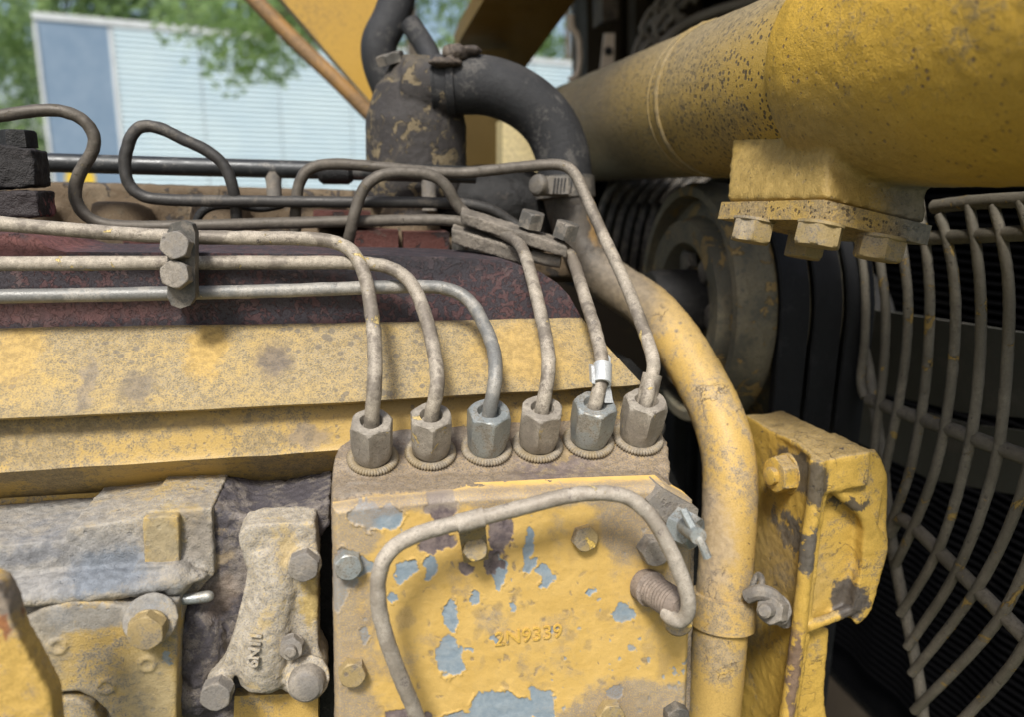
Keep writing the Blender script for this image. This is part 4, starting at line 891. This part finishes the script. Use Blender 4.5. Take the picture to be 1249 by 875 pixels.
lines = [
 (0, [(457, 470, .044), (457, 420, .066), (452, 372, .095), (445, 336, .115), (432, 309, .125), (412, 296, .13), (380, 291, .132), (300, 290, .136), (240, 289, .14), (120, 283, .14), (-320, 242, .14)], m_tube, m_nut, 'dusty fuel line from the leftmost pump nut, bending left as the uppermost of three'),
 (1, [(534, 470, .047), (528, 422, .07), (516, 376, .096), (500, 343, .115), (478, 327, .125), (450, 321, .13), (350, 320, .133), (240, 320, .135), (-320, 324, .135)], m_tube, m_nut, 'dusty fuel line from the second pump nut, middle of the three running left'),
 (2, [(604, 465, .051), (603, 430, .07), (590, 395, .098), (572, 366, .12), (550, 353, .127), (520, 349, .13), (380, 353, .13), (240, 357, .13), (-320, 366, .13)], m_tubeg, m_nutz, 'grey fuel line from the third pump nut, lowest of the three running left'),
 (3, [(669, 455, .056), (668, 425, .072), (656, 368, .115), (641, 312, .17), (630, 294, .2), (612, 284, .22), (588, 276, .245), (556, 269, .262), (500, 268, .27), (300, 273, .27), (160, 276, .27), (122, 272, .27), (100, 258, .27), (91, 236, .27), (98, 209, .27), (112, 186, .27), (115, 165, .27), (100, 145, .27), (75, 135, .27), (40, 135, .27), (-50, 150, .27), (-320, 195, .27)], m_tubemix, m_nut, 'fuel line from the fourth pump nut, running far left to the loop at the edge'),
 (4, [(735, 455, .058), (728, 410, .088), (714, 365, .13), (702, 326, .18), (694, 308, .2), (681, 299, .22), (664, 300, .232), (645, 300, .24), (605, 285, .255), (572, 264, .262), (555, 246, .262), (546, 229, .26), (530, 215, .26), (500, 210, .26), (466, 213, .26), (447, 225, .26), (437, 245, .26), (429, 275, .26), (424, 300, .27), (421, 335, .285)], m_tubemix, m_nutz, 'fuel line from the fifth pump nut with a clip tag, arching down at the middle'),
 (5, [(796, 458, .060), (797, 440, .066), (787, 408, .09), (765, 350, .135), (735, 285, .19), (711, 232, .23), (700, 210, .24), (686, 201, .25), (660, 201, .26), (610, 206, .28), (560, 211, .29), (480, 205, .29), (420, 200, .29), (390, 201, .29), (372, 210, .29), (364, 228, .29), (361, 250, .29), (360, 300, .3)], m_tubemix, m_nut, 'fuel line from the rightmost pump nut, rising long and straight to the hose clamp')]
SET = {}
for i, path, mt, mn, lab in lines:
    t = thing('fuel_line', lab, 'fuel line', NBW[i], 'fuel lines from the pump nuts')
    top = nut(t, i, mn); pts = [top - NAX * .010, top + NAX * .004] + [A(*q) for q in path]
    bm = nb(); tube(bm, pts, TR, 16, 10, smooth=10, lump=.0003); obj('tube', bm, mt, t, 70)
    SET[i] = (t, top)
# sleeve on line six, clip tag on line five
t, top = SET[5]; bm = nb(); q0, q1 = top - NAX * .004, A(796, 457, .060); lathe(bm, [(TR * 1.05, (q1 - q0).length), (TR * 1.42, (q1 - q0).length), (TR * 1.42, 0), (TR * 1.05, 0)], mat_at(q0, q1 - q0), 24, closed=False); obj('sleeve', bm, m_tube, t, 40)
t, top = SET[4]; m_zinc = worn('clip_zinc', (.55, .57, .57), (.5, .48, .42), .2, 60, .1, 150, rough=.4, metal=.4)
q0, q1 = A(734, 469, .051), A(735, 446, .062); bm = nb(); lathe(bm, [(TR * 1.02, 0), (TR * 1.35, 0), (TR * 1.35, (q1 - q0).length), (TR * 1.02, (q1 - q0).length)], mat_at(q0, q1 - q0), 24, closed=False); cp = obj('clip', bm, m_zinc, t, 40)
bm = nb(); prism(bm, [A(721, 447, .055), A(725, 447, .055), A(726, 469, .048), A(722, 468, .048)], Vector((0, .004, 0))); bevel(bm, .0003); obj('clip_tab', bm, m_zinc, cp)
bm = nb(); prism(bm, [A(741, 432, .068), A(745, 436, .068), A(744, 468, .056), A(748, 492, .047), A(738, 492, .045), A(740, 468, .056)], Vector((0, .0015, 0))); bevel(bm, .0003); obj('clip_tail', bm, m_zinc, cp)

lb = thing('looped_line', 'dark bent steel line with a rounded triangular loop in front of the trailer', 'fuel line', A(220, 270, .28))
bm = nb(); tube(bm, [A(*q) for q in [(291, 310, .3), (289, 268, .29), (284, 228, .28), (273, 201, .28), (255, 185, .28), (222, 169, .28), (192, 155, .28), (170, 155, .28), (158, 171, .28), (152, 200, .28), (157, 224, .28), (172, 238, .28), (196, 243, .28), (300, 245, .28), (400, 246, .28), (540, 247, .28), (580, 250, .28), (605, 258, .28), (624, 271, .28), (648, 286, .275), (672, 300, .27)]], TR * 1.0, 16, 10, smooth=8, lump=.0003); obj('tube', bm, m_tubedk, lb, 70)
bm = nb(); tube(bm, [A(*q) for q in [(238, 292, .31), (241, 265, .31), (256, 252, .31), (290, 250, .31), (318, 254, .31), (345, 249, .31)]], TR * .75, 12, 8); o = obj('drain_line', bm, m_black); tag(o, 'thin black hooked line below the triangular loop', 'fuel line')

# clip bar holding three lines on the left
cb = thing('line_clamp', 'black upright clamp bar with two bolts holding three fuel lines', 'clamp', A(221, 372, .11))
bm = nb(); pprism(bm, [(204, 282), (209, 272), (222, 269), (234, 273), (238, 284), (238, 362), (232, 372), (220, 376), (209, 372), (204, 362)], .108, .122); bevel(bm, .0012, 3); obj('bar', bm, m_boltdk, cb)
bm = nb(); pprism(bm, [(206, 282), (236, 282), (236, 366), (206, 366)], .142, .155); bevel(bm, .001); obj('bar', bm, m_boltdk, cb)
for py, r_ in ((300, .2), (335, .6)): bolt(cb, A(218, py, .108), Vector((-.05, -1, .15)), RAD(16, A(218, py, .108)), .0075, m_boltg, r_)

# clamp of two plates at the meeting point
cc_ = thing('line_clamp', 'dusty slanted double plate clamp with two bolts near the hose', 'clamp', A(620, 310, .24))
def bar(name, p0, p1, wv, tv, mat):
    bm = nb(); ax = (p1 - p0) / 2; boxo(bm, (p0 + p1) / 2, ax, wv, tv); bevel(bm, .002, 3); return cast(name, bm, mat, cc_, .0009, 3, .0012, .005)
m_cl = worn('clamp_dusty', (.13, .115, .095), (.25, .22, .18), .6, 60, .1, 160, rough=.75, bumpd=.0009)
tv = (UP * .9 + -FWD * .35).normalized()
bar('upper_plate', A(563, 262, .245), A(690, 303, .20), tv.cross(RIGHT).normalized() * .010, tv * .0035, m_cl)
bar('lower_plate', A(552, 284, .25), A(645, 312, .215), tv.cross(RIGHT).normalized() * .008, tv * .0045, m_cl)
for x, y, Y in ((646, 277, .215), (688, 290, .20)): bolt(cc_, A(x, y, Y), tv * 1.0 + RIGHT * .25, RAD(14, A(x, y, Y)), .0095, m_boltdk, .2)
bm = nb(); tube(bm, [A(648, 311, .215), A(665, 316, .21), A(684, 319, .205)], RAD(8, A(665, 316, .2)), 16, 5, smooth=1); obj('spacer', bm, m_boltg, cc_, 40)

# front tube on the pump face
ft = thing('front_line', 'pale dusty steel line arching across the pump face', 'fuel line', A(505, 875, -.035))
bm = nb(); tube(bm, [A(*q) for q in [(522, 915, -.03), (506, 868, -.035), (480, 805, -.04), (464, 752, -.042), (461, 712, -.042), (470, 680, -.042), (492, 660, -.04), (530, 646, -.036), (572, 636, -.034), (640, 619, -.034), (690, 606, -.034), (735, 602, -.036), (768, 608, -.04), (795, 632, -.045), (818, 672, -.052), (835, 715, -.058), (840, 738, -.058), (835, 755, -.055), (824, 758, -.05), (812, 748, -.04)]], RAD(9.8, A(640, 620, -.035)), 18, 10, smooth=8, lump=.0003)
m_ft = worn('front_line_paint', (.27, .235, .19), (.44, .395, .33), .62, 50, .75, 140, (.12, .1, .09), chips=(.55, .43, .15), csc=60, camt=.2, rough=.55, metal=.1, bumpd=.0003); obj('tube', bm, m_ft, ft, 70)
q0, q1 = A(557, 640, -.035), A(590, 631.5, -.034); rr = RAD(9.8, A(640, 620, -.035)); bm = nb(); lathe(bm, [(rr, 0), (rr * 1.22, 0), (rr * 1.22, (q1 - q0).length), (rr, (q1 - q0).length)], mat_at(q0, q1 - q0), 24, closed=False); cl2 = obj('clip', bm, m_ft, ft, 40)
bm = nb(); prism(bm, [A(559, 646, -.03), A(592, 640, -.03), A(596, 683, -.006), A(566, 688, -.006)], Vector((0, .0022, 0))); bevel(bm, .0006); obj('clip_tab', bm, m_bolt, cl2)
bolt(ft, A(578, 669, -.014), Vector((0, -1, .35)), RAD(13.5, A(578, 669, -.015)), .005, m_bolt, .25, 1.15)

# ---------------------------------------------------------------- governor side (lower left)
gv = thing('governor_housing', 'rough grey and yellow governor casting at the lower left', 'casting', A(110, 875, .03))
bm = nb()
pprism(bm, [(-320, 694), (79, 660), (81, 647), (172, 632), (176, 624), (258, 621), (262, 700), (222, 745), (214, 900), (-320, 900)], .048, .13)
pprism(bm, [(-320, 744), (60, 712), (150, 704), (170, 700), (215, 712), (218, 900), (-320, 900)], .038, .06)
bmf = nb(); pprism(bmf, [(20, 765), (50, 745), (86, 734), (125, 736), (160, 742), (216, 738), (215, 905), (141, 905), (138, 885), (130, 868), (115, 853), (95, 844), (72, 846), (72, 851), (95, 855), (110, 864), (121, 880), (124, 905), (20, 905)], .022, .05)
cyl(bmf, A(184, 756, .010), A(184, 756, .06), RAD(31, A(184, 756, .01)), RAD(35, A(184, 756, .01)), 32)
pprism(bmf, [(174, 632), (218, 630), (219, 694), (176, 694)], .041, .06)
pprism(bm, [(164, 690), (222, 690), (222, 760), (158, 735)], .036, .06)
for x, y in ((80, 775), (186, 797), (137, 823)):
    lathe(bmf, [(RAD(7, A(x, y, .02)), .0), (RAD(7.5, A(x, y, .02)), .0101), (RAD(10, A(x, y, .02)), .0101), (RAD(10.5, A(x, y, .02)), 0)], mat_at(A(x, y, .036), Vector((0, -1, 0))), 28, closed=False)
ball(bm, A(100, 715, .04), .012, (4.5, 1, .5)); ball(bm, A(215, 705, .04), .008); 
cast('casting', bm, m_gov, gv, .0010, 2, .0013, .004)
cast('cover_plate', bmf, m_govface, gv, .0009, 2, .0006, .012)
bolt(gv, A(183, 764, .010), Vector((-.05, -1, .05)), RAD(20, A(183, 764, .01)), .006, m_bolt, .4, 1.1)
gd = thing('gasket_flange', 'dark oily flange between governor casting and elbow cover', 'flange', A(300, 875, .06))
bm = nb(); pprism(bm, [(221, 624), (262, 620), (300, 632), (345, 628), (388, 618), (402, 612), (402, 640), (389, 660), (387, 900), (216, 900), (216, 760), (224, 740)], .055, .13)
ball(bm, A(247, 800, .055), .012, (1, 1, 2.5)); ball(bm, A(235, 840, .055), .014, (1, .8, 1)); cast('casting', bm, m_govdark, gd, .0012, 2, .0026, .004)
bm = nb(); tube(bm, [A(220, 732, .04), A(240, 730, .04), A(254, 728, .04)], RAD(7, A(240, 730, .04)), 16, 4, smooth=0); ball(bm, A(254, 728, .04), RAD(7, A(240, 730, .04)), sub=2); obj('dowel_pin', bm, m_nutz, gd, 60)
bm = nb(); pprism(bm, [(286, 850), (388, 846), (388, 905), (284, 905)], .045, .07); bevel(bm, .002); obj('lower_face', bm, m_yellow, gd)
bm = nb(); pprism(bm, [(386, 640), (408, 632), (412, 905), (384, 905)], .075, .13); bevel(bm, .001); obj('gap_filler', bm, m_black, gd)
el = thing('elbow_cover', 'pale dusty elbow shaped cover with four bolts, left of the pump', 'cover', A(330, 850, .02))
bm = nb()
pprism(bm, [(290, 654), (297, 646), (318, 640), (384, 638), (388, 676), (388, 792), (399, 812), (398, 835), (388, 849), (357, 849), (342, 842), (330, 848), (308, 847), (292, 830), (284, 822), (280, 850), (268, 858), (253, 850), (253, 828), (271, 815), (285, 774), (298, 722), (302, 695), (292, 668)], .030, .062)
tube(bm, [A(328, 665, .046), A(338, 700, .042), A(330, 750, .040), A(322, 800, .038), A(324, 822, .042)], RAD(33, A(320, 740, .03)), 20, 8)
cyl(bm, A(372, 688, .018), A(372, 688, .05), RAD(20, A(372, 688, .02)), None, 28); cyl(bm, A(375, 828, .014), A(375, 828, .05), RAD(26, A(375, 828, .02)), None, 28); cyl(bm, A(267, 842, .02), A(267, 842, .05), RAD(18, A(267, 842, .02)), None, 24)
ball(bm, A(314, 658, .034), RAD(22, A(312, 655, .03)), (1, .35, 1))
cast('casting', bm, m_elbow, el, .0010, 3, .0011, .004)
for x, y, Y, a, h, kd in ((372, 687, .018, 17, .006, 'hex'), (375, 830, .014, 22, .008, 'dome'), (267, 841, .020, 17, .007, 'hex')): bolt(el, A(x, y, Y), Vector((-.08, -1, .05)), RAD(a, A(x, y, Y)), h, m_boltg, .3, None, kd)
bolt(el, A(357, 786, .024), Vector((-.05, -1, .1)), RAD(13, A(357, 786, .024)), .005, m_boltg, .3, 1.1, stud=.003)
p_ = A(311, 793, .0178); text_on(el, '6N11', p_, UP * 1.0 + RIGHT * .12, -RIGHT + UP * .12, RAD(19, p_), .0006, m_elbow)
lv = thing('lever_arm', 'yellow and rust streaked lever tip in the lower left corner', 'lever', A(10, 875, -.06))
bm = nb(); pprism(bm, [(-60, 700), (-4, 714), (9, 736), (17, 768), (40, 812), (63, 856), (68, 905), (-60, 905)], -.07, -.052); bevel(bm, .005, 3)
cast('casting', bm, worn('lever_paint', (.50, .33, .09), (.42, .32, .2), .4, 40, .2, 150, (.1, .08, .07), rough=.55, bumpd=.0006, patches=[P(4, 735, -.07, 22, 30, (.25, .22, .2), .85, .3), P(0, 765, -.07, 8, 14, (.25, .09, .04), .85, .5)]), lv, .0012, 5, .0012, .008)
